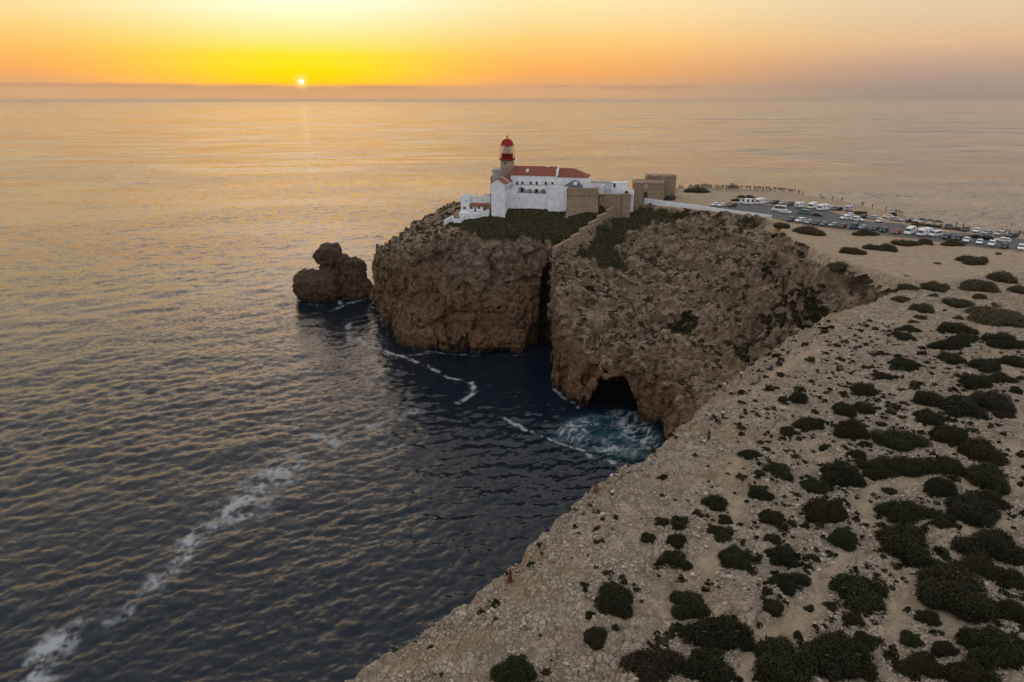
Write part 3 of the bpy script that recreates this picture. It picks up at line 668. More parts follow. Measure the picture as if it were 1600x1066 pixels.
LIME = mat('lime_wash', (0.70, 0.71, 0.72), 0.85, var=0.13, scale=0.45, bump=0.04, bscale=2.0)
STONE = mat('fort_masonry', (0.25, 0.18, 0.115), 0.92, var=0.28, scale=1.1, bump=0.12, bscale=2.2)
TSTONE = mat('tower_stone', (0.26, 0.20, 0.14), 0.9, var=0.25, scale=1.3, bump=0.08, bscale=2.5)
GSTONE = mat('grey_stone', (0.3, 0.28, 0.25), 0.9, var=0.25, scale=1.2, bump=0.06)
TILE = mat('roof_tile', (0.20, 0.052, 0.026), 0.9, var=0.45, scale=2.2, bump=0.06, bscale=5)
RED = mat('red_paint', (0.25, 0.014, 0.011), 0.75, var=0.22, scale=1.1, spec=.2)
IRON = mat('dark_iron', (0.03, 0.028, 0.026), 0.6)
DGLASS = mat('dark_window_glass', (0.014, 0.016, 0.02), 0.12)
GREYTILE = mat('grey_roof', (0.075, 0.08, 0.075), 0.85, var=0.25, scale=1.2, bump=0.05)
PAVING = mat('yard_paving', (0.30, 0.25, 0.19), 0.9, var=0.15, scale=0.8, bump=0.03)
WOOD = mat('brown_wood', (0.08, 0.045, 0.025), 0.8, var=0.2, scale=2)
TERRA = mat('terracotta_plaster', (0.34, 0.165, 0.095), 0.9, var=0.2, scale=0.8)
def glass_mat():
    m = bpy.data.materials.new('lantern_glass'); m.use_nodes = True; b = m.node_tree.nodes['Principled BSDF']
    b.inputs['Base Color'].default_value = (0.95, 0.97, 0.95, 1); b.inputs['Roughness'].default_value = 0.03; b.inputs['Transmission Weight'].default_value = 0.0; b.inputs['Alpha'].default_value = 0.2
    return m
GLASS = glass_mat()
CRYSTAL = mat('prism_glass', (0.42, 0.44, 0.34), 0.12, metal=0.5, var=0.3, scale=2.0)
BRASS = mat('brass', (0.4, 0.26, 0.08), 0.35, metal=0.9)

TH = R(13); CU, SU = math.cos(TH), math.sin(TH)
O3 = UD(803, 304, 327)
class Frame:
    """a turned local frame; at(px, py, v) gives the local point where a photo ray meets the plane v"""
    def __init__(s, o, th, z0): s.o, s.th, s.c, s.s, s.z0 = o, th, math.cos(th), math.sin(th), z0
    def at(s, px, py, v):
        a, b, c = ray(px, py)
        k = (v + s.o[0] * s.s + s.o[1] * s.c) / (a * s.s + b * s.c)
        x, y, z = a * k - s.o[0], b * k - s.o[1], CAM_H + c * k
        return x * s.c - y * s.s, z - s.z0
    def world(s, u, v, z=0): return (s.o[0] + u * s.c + v * s.s, s.o[1] - u * s.s + v * s.c, z + s.z0)
    def thing(s, name, **p): return empty(name, (s.o[0], s.o[1], s.z0), -s.th, **p)
FR = Frame(O3, TH, 60.0)
def window(parent, u, v, z, w, h, name='window', frame=LIME):
    f = MB().box(u - w / 2 - .12, u - w / 2, v - .08, v + .1, z - h / 2 - .12, z + h / 2 + .12).box(u + w / 2, u + w / 2 + .12, v - .08, v + .1, z - h / 2 - .12, z + h / 2 + .12)
    f.box(u - w / 2, u + w / 2, v - .08, v + .1, z + h / 2, z + h / 2 + .12).box(u - w / 2, u + w / 2, v - .08, v + .1, z - h / 2 - .12, z - h / 2)
    o = f.build(name, frame, parent)
    MB().box(u - w / 2, u + w / 2, v - .02, v + .05, z - h / 2, z + h / 2).build('pane', DGLASS, o)
    return o
def chimney(parent, u, v, z0, z1, w=0.7, m=None):
    MB().box(u - w, u + w, v - w, v + w, z0, z1 - 0.5, .04, .04).box(u - w - .12, u + w + .12, v - w - .12, v + w + .12, z1 - 0.5, z1, .25, .25).build('chimney', m or LIME, parent)
def gable_roof(u0, u1, v0, v1, ze, zr, over=0.35, t=0.25, hip=(0, 0)):
    """tiled roof, ridge along u; hip: how far each end of the ridge is drawn in"""
    m = MB(); vm = (v0 + v1) / 2; u0, u1, v0, v1 = u0 - over, u1 + over, v0 - over, v1 + over
    a, b = (u0 + hip[0], vm), (u1 - hip[1], vm)
    m.add([(u0, v0, ze), (u1, v0, ze), (u1, v1, ze), (u0, v1, ze), (*a, zr), (*b, zr), (u0, v0, ze - t), (u1, v0, ze - t), (u1, v1, ze - t), (u0, v1, ze - t)],
          [(0, 1, 5, 4), (2, 3, 4, 5), (3, 0, 4), (1, 2, 5), (6, 7, 1, 0), (7, 8, 2, 1), (8, 9, 3, 2), (9, 6, 0, 3), (9, 8, 7, 6)])
    return m

# --- lighthouse
def build_lighthouse():
    v = 4.0
    uc, _ = FR.at(792.6, 250, v); ul, _ = FR.at(782.6, 255, v); rad = uc - ul
    z = lambda py: FR.at(792.6, py, v)[1]
    c = FR.world(uc, v)
    t = empty('lighthouse', (c[0], c[1], 60.0), -TH, label='stone lighthouse tower with red lantern room and red dome', category='lighthouse')
    MB().lathe([(rad * 1.06, 2), (rad * 1.02, z(262)), (rad, z(250.5))], 40).build('tower_shaft', TSTONE, t, True)
    MB().lathe([(rad * 1.0, z(250.5)), (rad * 1.2, z(249.3)), (rad * 1.2, z(247.6)), (rad * 1.1, z(247.6))], 40).build('gallery', RED, t)
    g = MB()
    window(t, -0.3, -rad * 1.0 - 0.02, z(254), 0.7, 1.1, frame=TSTONE)
    r = rad * 0.86
    MB().lathe([(r, z(247.7)), (r, z(240.2)), (r * 1.03, z(240.2)), (r * 1.03, z(239.6))], 40).build('lantern_base', RED, t, True)
    n = 12
    zl0, zl1 = z(239.6), z(227.6)
    for k in range(n):
        a0, a1 = 2 * math.pi * k / n, 2 * math.pi * (k + 1) / n
        p0, p1 = (r * .98 * math.cos(a0), r * .98 * math.sin(a0)), (r * .98 * math.cos(a1), r * .98 * math.sin(a1))
        MB().add([(*p0, zl0), (*p1, zl0), (*p1, zl1), (*p0, zl1)], [(0, 1, 2, 3)]).build('lantern_pane', GLASS, t)
        MB().tube((*p0, zl0), (*p0, zl1), 0.09, seg=6).build('glazing_bar', RED, t)
    opt = MB().lathe([(0.5, zl0), (0.9, zl0 + .3), (1.25, zl0 + 1.2), (1.35, zl0 + 1.9), (1.2, zl0 + 2.7), (0.7, zl1 - .25), (0.15, zl1)], 24).build('optic', CRYSTAL, t, True)
    for k in range(8):
        a = 2 * math.pi * k / 8; MB().tube((1.4 * math.cos(a), 1.4 * math.sin(a), zl0), (1.4 * math.cos(a), 1.4 * math.sin(a), zl1), 0.06).build('optic_frame', BRASS, opt)
    zd = z(227.6); dome = [(r * 1.1, zd), (r * 1.1, zd + .3)]
    for k in range(9):
        a = k / 8 * math.pi / 2; dome.append((r * 1.03 * math.cos(a) + 0.12, zd + .3 + (z(216.5) - zd - .3) * math.sin(a)))
    MB().lathe(dome, 40).build('dome', RED, t, True)
    MB().lathe([(0.14, z(216.8)), (0.14, z(215.2)), (0.42, z(214.6)), (0.42, z(213.4)), (0.16, z(212.4)), (0.03, z(211.6))], 12).build('finial', IRON, t, True)
    MB().tube((0, 0, z(212)), (0, 0, z(207)), 0.03, 0.015).build('lightning_rod', IRON, t)
    rr = rad * 1.15
    for zz in (z(247.6) + 0.5, z(247.6) + 1.05):
        rail = MB()
        for k in range(40):
            a, b = 2 * math.pi * k / 40, 2 * math.pi * (k + 1) / 40
            rail.tube((rr * math.cos(a), rr * math.sin(a), zz), (rr * math.cos(b), rr * math.sin(b), zz), 0.035, seg=4)
        rail.build('railing', RED, t)
    zt = z(226.5)
    for k in range(16):
        a = 2 * math.pi * (k + .5) / 16
        MB().tube((rr * math.cos(a), rr * math.sin(a), z(247.6)), (rr * math.cos(a), rr * math.sin(a), zt if k % 2 else z(247.6) + 1.1), 0.05, 0.04, 5).build('gallery_post', RED, t)
    hoop = MB()
    for k in range(32):
        a, b = 2 * math.pi * k / 32, 2 * math.pi * (k + 1) / 32
        hoop.tube((rr * math.cos(a), rr * math.sin(a), zt), (rr * math.cos(b), rr * math.sin(b), zt), 0.03, seg=4)
    hoop.build('upper_hoop', IRON, t)
# --- keepers' house, its wing and terraces
def build_house():
    U = lambda px, py, v: FR.at(px, py, v)
    t = FR.thing('keepers_house', label='long white house with red tiled roof beside the lighthouse tower', category='house')
    ua, ze = U(798, 273, 0); ub, _ = U(870, 273, 0); uc_, zc = U(918, 277.2, 0)
    zr = U(830, 259.6, 5.2)[1]; zrc = U(870, 262.4, 5.2)[1]
    MB().box(ua, ub, 0, 10.4, 2, ze).build('wall', LIME, t)
    MB().box(ub + .02, uc_, .05, 10.4, 2, zc).build('wall', LIME, t)
    gable_roof(ua, ub - 0.2, 0, 10.4, ze + .04, zr, .3).build('roof', TILE, t)
    gable_roof(ub + 0.5, uc_, .05, 10.4, zc + .04, zrc, .3, hip=(0, 7.5)).build('roof', TILE, t)
    # white party wall standing over the roof between the two ranges
    MB().add([], []).front([(ub - .25, ze - 1), (ub + .35, ze - 1), (ub + .35, ze + .9), (ub - .25, ze + .9)], -.35, .6).build('party_wall', LIME, t)
    m = MB(); w = .3
    prof = [(-.5, ze - .3), (-.5, ze + .8), (.6, ze + 1.0), (5.2, zr + .45), (9.8, ze + 1.0), (10.7, ze + .6), (10.7, ze - .3)]
    n = len(prof); m.add([(ub - w, y, z) for y, z in prof] + [(ub + w, y, z) for y, z in prof], [tuple(range(n)), tuple(range(n, 2 * n))[::-1]] + [(i, n + i, n + (i + 1) % n, (i + 1) % n) for i in range(n)])
    m.build('gable_coping', LIME, t)
    u1, zc1 = U(824.6, 264.0, 2.5); chimney(t, u1, 2.0, ze + .3, zc1, .62)
    u1, zc1 = U(855.5, 258.8, 5.4); chimney(t, u1, 5.2, zr - .5, zc1, .45)
    u1, zc1 = U(871.3, 265.0, 1.0); chimney(t, u1, 0.4, ze, zc1, .55)
    for px in (808.2, 816.4, 829.4, 838.8, 852.8, 863.2):
        u, zz = U(px, 286.6, 0); window(t, u, -.02, zz, 0.95, 1.55 if px < 860 else 1.1)
    # terrace with the arcade in front
    v = -8.0
    tw = FR.thing('terrace', label='white terrace wall with four round arches below the long house', category='terrace')
    uL, zt = U(806, 290.0, v); uR, _ = U(888, 290, v); u0, zl = U(787.5, 301, v)
    zb = U(830, 302.6, v)[1]
    arches = [(U(px, 300, v)[0], w_, zb + .65) for px, w_ in ((815.5, 2.1), (827.2, 1.45), (838.2, 1.45), (848.6, 1.45))]
    zb_top = zt
    MB().front(arch_outline(uL, uR, zb, zt, arches), v, v + .6).build('arcade', LIME, tw)
    MB().front([(u0, -6), (uR, -6), (uR, zb), (u0, zb)], v, v + 4.2).build('wall', LIME, tw)
    MB().front([(u0, zb), (uL, zb), (uL, zt), (u0 + .5, zl + .6), (u0, zl + .6)], v, v + .5).build('ramp_parapet', LIME, tw)
    MB().box(uL, uR, v + 4.2, 0, -4, zb - .02).build('arcade_floor', PAVING, tw)
    MB().box(uL, uR, v + .6, -0.02, zt - .55, zt - .3).build('terrace_floor', PAVING, tw)
    MB().box(uL, uR, v + 4.2, v + 4.5, zb, zt - .56).build('inner_wall', LIME, tw)
    for px in (815.5, 838.2):
        u, _ = U(px, 300, v + 4); MB().box(u - .55, u + .55, v + 4.1, v + 4.19, zb, zb + 1.7).build('door', WOOD, tw)
    u, zz = U(811, 310.2, v); window(tw, u, v - .02, zz, 0.45, 0.45)
    # gabled wing that runs forward from the house
    wg = FR.thing('gabled_wing', label='tall white wing with small red gable roof at the left end of the house', category='house')
    vf = -15.5; ul, _ = U(767.4, 300, vf); ur, zev = U(788, 287.5, vf); zap = U(777.5, 279.6, vf)[1]; um = (ul + ur) / 2
    MB().front([(ul, -8), (ur, -8), (ur, zev), (um, zap - .25), (ul, zev + .5)], vf, 0.5).build('wall', LIME, wg)
    m = MB(); s = (zap - zev) / (ur - um)
    zL, zR = zap + .1 - s * (um - ul + .3) + 0.25, zap + .1 - s * (ur - um + .35)
    vm_ = (vf + 0.3) * .5
    for a, b in ((vf - .25, vm_ - .15), (vm_ + .15, 0.4)):
        m = MB(); out = [(um, zap + .1), (ur + .35, zR), (ur + .35, zR - .22), (um, zap - .13), (ul - .2, zL - .22), (ul - .2, zL)]
        m.front(out, a, b); m.build('roof', TILE, wg)
    MB().front([(um, zap + .35), (ur + .4, zR + .25), (ur + .4, zR - .3), (um, zap - .2), (ul - .2, zL - .25), (ul - .2, zL + .25)], vm_ - .15, vm_ + .15).build('fire_wall', LIME, wg)
    for k in range(5):
        vv = vf + 2.2 + k * 2.7
        f = MB().box(ur - .02, ur + .08, vv - .62, vv - .5, zev - 3.4, zev - 1.2).box(ur - .02, ur + .08, vv + .5, vv + .62, zev - 3.4, zev - 1.2).box(ur - .02, ur + .08, vv - .5, vv + .5, zev - 1.32, zev - 1.2).box(ur - .02, ur + .08, vv - .5, vv + .5, zev - 3.4, zev - 3.28).build('window', LIME, wg)
        MB().box(ur - .03, ur + .03, vv - .5, vv + .5, zev - 3.28, zev - 1.32).build('pane', DGLASS, f)
    MB().box(ur - .35, ur + .3, vf - .3, vf - .02, -8, zev - 4.6).build('buttress', LIME, wg)
    # stone platform left of the tower
    pf = FR.thing('stone_platform', label='pale stone platform with a railing left of the lighthouse tower', category='platform')
    ua, zt = U(769.5, 265.5, 2); ub, _ = U(785, 265.5, 2)
    MB().box(ua, ub, 2, 9, 4, zt - .8).box(ua - .25, ub + .1, 1.75, 9.2, zt - .8, zt).build('wall', GSTONE, pf)
    for k in range(6):
        u = ua + .3 + k * (ub - ua - .6) / 5
        MB().tube((u, 2.2, zt), (u, 2.2, zt + 1.1), .04).build('rail_post', IRON, pf)
    MB().tube((ua + .3, 2.2, zt + 1.08), (ub - .3, 2.2, zt + 1.08), .035).build('rail', IRON, pf)
    m = MB(); ua2, zt2 = U(766.4, 276, 3); m.box(ua2, ua, 3, 8, 2, zt2); m.build('side_wall', STONE, pf)
    # annexes to the right
    def block(name, label, px0, px1, pt, pb, v, dep, m=LIME, roof=None, cat='building', parap=.0):
        a, zt = U(px0, pt, v); b, zb = U(px1, pb, v)
        o = FR.thing(name, label=label, category=cat)
        MB().box(a, b, v, v + dep, min(zb, 2.0) - 3, zt).build('wall', m, o)
        if parap:
            e = MB()
            for x0, x1, y0, y1 in ((a - .1, b + .1, v - .1, v + .25), (a - .1, b + .1, v + dep - .25, v + dep + .1), (a - .1, a + .25, v + .25, v + dep - .25), (b - .25, b + .1, v + .25, v + dep - .25)): e.box(x0, x1, y0, y1, zt + .004, zt + parap)
            e.build('parapet', m, o)
        return o, a, b, zt
    o, a, b, zt = block('annex', 'low white flat-roofed annex right of the arches', 857, 886, 293, 306, -9.5, 3.0, parap=.5)
    o, a, b, zt = block('grey_roofed_house', 'white house with grey hipped roof behind the stone bastion', 882, 907, 291.5, 300, -8, 7)
    gable_roof(a, b, -8, -1, zt + .04, U(894, 281.5, -4.5)[1], .4, hip=(4.2, 3.2)).build('roof', GREYTILE, o)
    uu, zz = U(899.2, 284.8, -6.5); chimney(o, uu, -6.7, zt + .2, zz, .8)
    o, a, b, zt = block('end_range', 'white walled court with sloping buttress at the right end of the red roof', 906.5, 921, 285.5, 298, -3.5, 3.4, parap=.45)
    zc0 = U(918, 278, -2)[1]
    MB().front([(a + .5, zt), (b - .3, zt), (b - .3, zc0), (b - 1.6, zc0)], -3.2, -2.6).build('buttress', LIME, o)
    o, a, b, zt = block('court_wall', 'low white court wall with grey flat roof right of the red roofed house', 921.5, 941, 291, 300, -3, 6.5, parap=.55)
    MB().box(a + .26, b - .26, -2.7, 3.2, zt, zt + .1).build('roof', GSTONE, o)
    o, a, b, zt = block('long_store', 'long low grey-roofed white store behind the court', 921, 958, 285.5, 292, 7, 7)
    MB().box(a - .2, b + .2, 6.8, 14.2, zt + .01, zt + .3).build('roof', GSTONE, o)
    o, a, b, zt = block('gate_cottage', 'small white cottage with dark doorway and chimney near the stone fort', 956, 979, 286.5, 294, 1, 5, parap=.35)
    u, zz = U(960.3, 289.0, 1); MB().box(u - .5, u + .5, .94, .996, zz - 1.2, zz + .9).build('door', WOOD, o)
    uu, zz = U(976.5, 283.0, 3); chimney(o, uu, 3, zt, zz, .4)
    o, a, b, zt = block('arched_porch', 'white porch with a dark arch beside the stone fort', 973, 990, 297.5, 306, -3, 2.5)
    a2, b2 = a, b; c_ = U(979, 304, -3)[0]; zf = U(980, 305.5, -3.6)[1]
    MB().front(arch_outline(a2, b2, zf, zt + .7, [(c_, 1.0, zf + 1.0)]), -3.6, -3.02).build('porch_front', LIME, o)
    MB().box(c_ - 1.0, c_ + 1.0, -3.015, -3.004, zf, zf + 2.0).build('door', IRON, o)
    o = FR.thing('fort_yard', label='tan paved yard between the bastion and the stone fort', category='yard')
    a, zt = U(936, 303.5, -3.6); b, _ = U(973, 303.5, -3.6)
    MB().box(a, b, -3.6, 0.9, -4, zt).build('paving', PAVING, o)
def build_small_terrace():
    """white yard with a little red roofed house below the lighthouse"""
    F2 = Frame(UD(740, 331, 320), R(6), 50.0); U = F2.at
    t = F2.thing('walled_yard', label='white walled yard with an arched hole left below the lighthouse', category='yard')
    a, zt = U(719.5, 305.2, 0); b, zb = U(735, 334, 0); zb -= 2
    zs = U(726, 325.4, 0)[1]; zbase = U(726, 328.3, 0)[1]; c = U(726, 325, 0)[0]
    MB().front(arch_outline(a, b, zbase, zt, [(c, .85, zs)]), 0, .7).build('wall', LIME, t)
    MB().box(a, b, 0, 5, zb - 8, zbase).build('wall_base', LIME, t)
    MB().box(a, a + .6, .7, 5, zbase, zt).box(a + .6, b, 4.4, 5, zbase, zt).build('side_wall', LIME, t)
    u, zz = U(729.2, 313, 0); window(t, u, -.02, zz, .5, .6)
    e, ze = U(766, 306, 1.5); MB().front([(b + .01, zb - 4), (e, zb - 2), (e, ze), (e - 2, ze), (b + 2.5, zt - .6), (b + .01, zt)], 1.5, 2.1).build('back_wall', LIME, t)
    fl = U(745, 332.5, -5); MB().box(a + .2, e, -6.5, 1.49, zb - 12, fl[1]).build('floor', LIME, t)
    h = F2.thing('yard_house', label='little white house with dark red lean-to roof in the walled yard', category='house')
    a, zt = U(733.6, 322.8, -3.2); b, zb = U(754.5, 331, -3.2); ridge = U(740, 318.2, 0.8)[1]
    MB().front([(a, zb), (b, zb), (b, zt), (a, zt)], -3.2, 1.2).build('wall', LIME, h)
    MB().add([(a - .3, -3.6, zt - .05), (b + .3, -3.6, zt - .05), (b + .3, 1.3, ridge), (a - .3, 1.3, ridge), (a - .3, -3.6, zt + .15), (b + .3, -3.6, zt + .15), (b + .3, 1.3, ridge + .2), (a - .3, 1.3, ridge + .2)],
             [(3, 2, 1, 0), (4, 5, 6, 7), (0, 1, 5, 4), (1, 2, 6, 5), (2, 3, 7, 6), (3, 0, 4, 7)]).build('roof', TILE, h)
    u = U(742.6, 328, -3.2)[0]; MB().box(u - .4, u + .4, -3.26, -3.204, zb, zb + 2.0).build('door', WOOD, h)
    for px in (736.5, 748.3):
        u, zz = U(px, 324.8, -3.2); window(h, u, -3.22, zz, .9, .8, frame=WOOD)
    k = F2.thing('orange_arch', label='terracotta plastered arch beside the little red roofed house', category='arch')
    a, zt = U(756.5, 316.8, -1.5); b, zb = U(765.5, 329.5, -1.5); m_ = (a + b) / 2
    out = [(a, zb), (a + .35, zb)] + [(m_ - (m_ - a - .35) * math.cos(math.pi * i / 8), zt - 1.5 + .9 * math.sin(math.pi * i / 8)) for i in range(9)] + [(b - .35, zb), (b, zb)] + \
          [(m_ + (b - m_) * math.cos(math.pi * i / 10), zt - 1.1 + 1.1 * math.sin(math.pi * i / 10)) for i in range(11)]
    MB().front(out, -1.5, -.6).build('arch_ring', TERRA, k); MB().front([(a + .36, zb), (b - .36, zb), (b - .36, zt - .9), (a + .36, zt - .9)], -.9, 1.45).build('back_panel', TERRA, k)
    lw = F2.thing('low_terrace_wall', label='zigzag low white wall around the terrace on the cliff top', category='wall')
    pts = [UD(px, py, D) for px, py, D in ((694, 348, 309), (707, 341, 311), (709, 345.5, 308), (720, 345.5, 306), (726, 339, 310), (742, 339, 311), (764, 331, 314))]
    for (x0, y0, z0), (x1, y1, z1) in zip(pts[:-1], pts[1:]):
        L = math.hypot(x1 - x0, y1 - y0); nx, ny = -(y1 - y0) / L * .25, (x1 - x0) / L * .25
        o = MB().add([(x0 + nx, y0 + ny, z0 - 6), (x1 + nx, y1 + ny, z1 - 6), (x1 - nx, y1 - ny, z1 - 6), (x0 - nx, y0 - ny, z0 - 6), (x0 + nx, y0 + ny, z0 + 1.1), (x1 + nx, y1 + ny, z1 + 1.1), (x1 - nx, y1 - ny, z1 + 1.1), (x0 - nx, y0 - ny, z0 + 1.1)],
                     [(3, 2, 1, 0), (4, 5, 6, 7), (0, 1, 5, 4), (1, 2, 6, 5), (2, 3, 7, 6), (3, 0, 4, 7)]).build('wall_section', LIME)
        o.parent = lw; o.matrix_parent_inverse = lw.matrix_basis.inverted()
# --- forts, bastion and walls
def build_forts():
    F3 = Frame(UD(910, 325, 308), R(6), 55.0); U = F3.at
    t = F3.thing('bastion', label='tall tan stone bastion with sloping sides in front of the white houses', category='bastion')
    a, zt = U(888.2, 294, 0); b, _ = U(934.2, 296, 0); zc = U(910, 306.6, -.3)[1]
    dep = 15
    m = MB(); bt = 3.2
    aa, bb = a - .2, b + .2
    m.add([(aa - bt * 0.62, -bt, -10), (bb + bt * .3, -bt, -10), (bb + bt * .3, dep, -10), (aa - bt * .62, dep, -10), (aa, 0, zc), (bb, 0, zc), (bb, dep, zc), (aa, dep, zc)],
          [(3, 2, 1, 0), (4, 5, 6, 7), (0, 1, 5, 4), (1, 2, 6, 5), (2, 3, 7, 6), (3, 0, 4, 7)]); m.build('battered_wall', STONE, t)
    MB().box(aa - .2, bb + .2, -.25, dep, zc, zc + .4).build('cordon', STONE, t)
    MB().box(aa, bb, 0, 1.2, zc + .4, zt).box(aa, aa + 1.2, 1.2, dep, zc + .4, zt).box(bb - 1.2, bb, 1.2, dep, zc + .4, zt).build('parapet', STONE, t)
    MB().box(aa + 1.2, bb - 1.2, 1.2, dep, zc + .3, zc + 1.5).build('platform', PAVING, t)
    c = F3.thing('curtain_wall', label='long tan stone wall right of the sloping bastion', category='wall')
    a, zt = U(934.5, 304.8, 4); b, _ = U(973, 304.8, 4); MB().box(a + .6, b, 4, 6, -6, zt).box(a + .6, b, 3.8, 6.1, zt + .002, zt + .35).build('wall', STONE, c)
    a2, zt2 = U(986, 303.5, 3); MB().box(b + .02, a2, 3, 6, -4, zt2).build('end_pier', STONE, c)
    F4 = Frame(UD(1010, 312, 320), R(7), 62.0); U = F4.at
    f = F4.thing('gate_fort', label='square tan stone fort with an arched door beside the car park', category='fort')
    a, zt = U(990.5, 284.5, 0); b, _ = U(1038.5, 286, 0); cd, zs = U(1008.6, 303.5, 0)
    MB().front(arch_outline(a, b, -3, zt - .9, [(cd, .95, zs)]), 0, 1.0).build('front_wall', STONE, f)
    MB().box(a, b, 1.0, 12, -3, zt - .9).build('wall', STONE, f); MB().box(cd - .95, cd + .95, .93, .996, -3, zs + .95).build('door', WOOD, f)
    MB().box(a - .25, b + .25, -.25, 12.2, zt - .898, zt - .4).box(a, b, 0, .8, zt - .4, zt).box(a, b, 11.2, 12, zt - .4, zt).box(a, a + .8, .8, 11.2, zt - .4, zt).box(b - .8, b, .8, 11.2, zt - .4, zt).build('parapet', STONE, f)
    MB().box(cd - .9, cd + .9, -.2, -.004, zs + 2.4, zs + 4.6).build('coat_of_arms', GSTONE, f)
    g = F4.thing('rear_fort', label='higher tan stone block rising behind the arched fort', category='fort')
    a, zt = U(1011, 274.8, 12.4); b, _ = U(1057, 276, 12.4)
    MB().box(a, b, 12.4, 26, -3, zt - .7).build('wall', STONE, g)
    MB().box(a - .2, b + .2, 12.2, 26.2, zt - .698, zt - .3).build('cornice', STONE, g)
    e = MB()
    for k in range(7):
        w = (b - a) / 7; e.box(a + k * w + .2, a + (k + 1) * w - (.5 if k % 2 else .1), 12.4, 13.2, zt - .3, zt + (.25 if k % 3 else .5))
    e.build('merlon_row', STONE, g)
    # stepped wall running down the green slope
    w = empty('stepped_wall', UD(925, 360, 305), 0, label='tan stone wall stepping down the green slope to the cliff edge', category='wall')
    way = [(989, 316), (976, 324), (962, 332), (948, 341), (934, 351), (920, 362), (906, 372), (892, 383), (878, 393), (865, 403)]
    pts = [ground_hit(*p) for p in way]; hts = [4.2, 3.6, 3.4, 3.2, 3.2, 3.4, 3.4, 3.6, 4.2, 5.0]
    for i in range(len(pts) - 1):
        (x0, y0, z0), (x1, y1, z1) = pts[i], pts[i + 1]; L = math.hypot(x1 - x0, y1 - y0); nx, ny = -(y1 - y0) / L * .85, (x1 - x0) / L * .85
        ht = max(z0, z1) * .62 + min(z0, z1) * .38 + hts[i]; hb = ht - (z0 - z1) * .45
        o = MB().add([(x0 + nx, y0 + ny, min(z0, z1) - 7), (x1 + nx, y1 + ny, min(z0, z1) - 7), (x1 - nx, y1 - ny, min(z0, z1) - 7), (x0 - nx, y0 - ny, min(z0, z1) - 7),
                      (x0 + nx, y0 + ny, ht), (x1 + nx, y1 + ny, hb), (x1 - nx, y1 - ny, hb), (x0 - nx, y0 - ny, ht)],
                     [(3, 2, 1, 0), (4, 5, 6, 7), (0, 1, 5, 4), (1, 2, 6, 5), (2, 3, 7, 6), (3, 0, 4, 7)]).build('wall_section', STONE)
        o.parent = w; o.matrix_parent_inverse = w.matrix_basis.inverted()
    # white boundary wall
    w = empty('boundary_wall', UZ(1100, 330, 61), 0, label='long low white wall between the car park and the scrub slope', category='wall')
    pts = [UZ(px, py, 61.6) for px, py in ((990, 315.5), (1040, 322.5), (1090, 328.5), (1130, 333), (1170, 337.5), (1205, 341.5))]; hts = [2.5, 2.3, 2.0, 1.7, 1.5, 1.3]
    for i in range(len(pts) - 1):
        (x0, y0, z0), (x1, y1, z1) = pts[i], pts[i + 1]; L = math.hypot(x1 - x0, y1 - y0); nx, ny = -(y1 - y0) / L * .3, (x1 - x0) / L * .3; h0, h1 = hts[i], hts[i + 1]
        o = MB().add([(x0 + nx, y0 + ny, z0 - 3), (x1 + nx, y1 + ny, z1 - 3), (x1 - nx, y1 - ny, z1 - 3), (x0 - nx, y0 - ny, z0 - 3), (x0 + nx, y0 + ny, z0 + h0), (x1 + nx, y1 + ny, z1 + h1), (x1 - nx, y1 - ny, z1 + h1), (x0 - nx, y0 - ny, z0 + h0)],
                     [(3, 2, 1, 0), (4, 5, 6, 7), (0, 1, 5, 4), (1, 2, 6, 5), (2, 3, 7, 6), (3, 0, 4, 7)]).build('wall_section', LIME)
        o.parent = w; o.matrix_parent_inverse = w.matrix_basis.inverted()
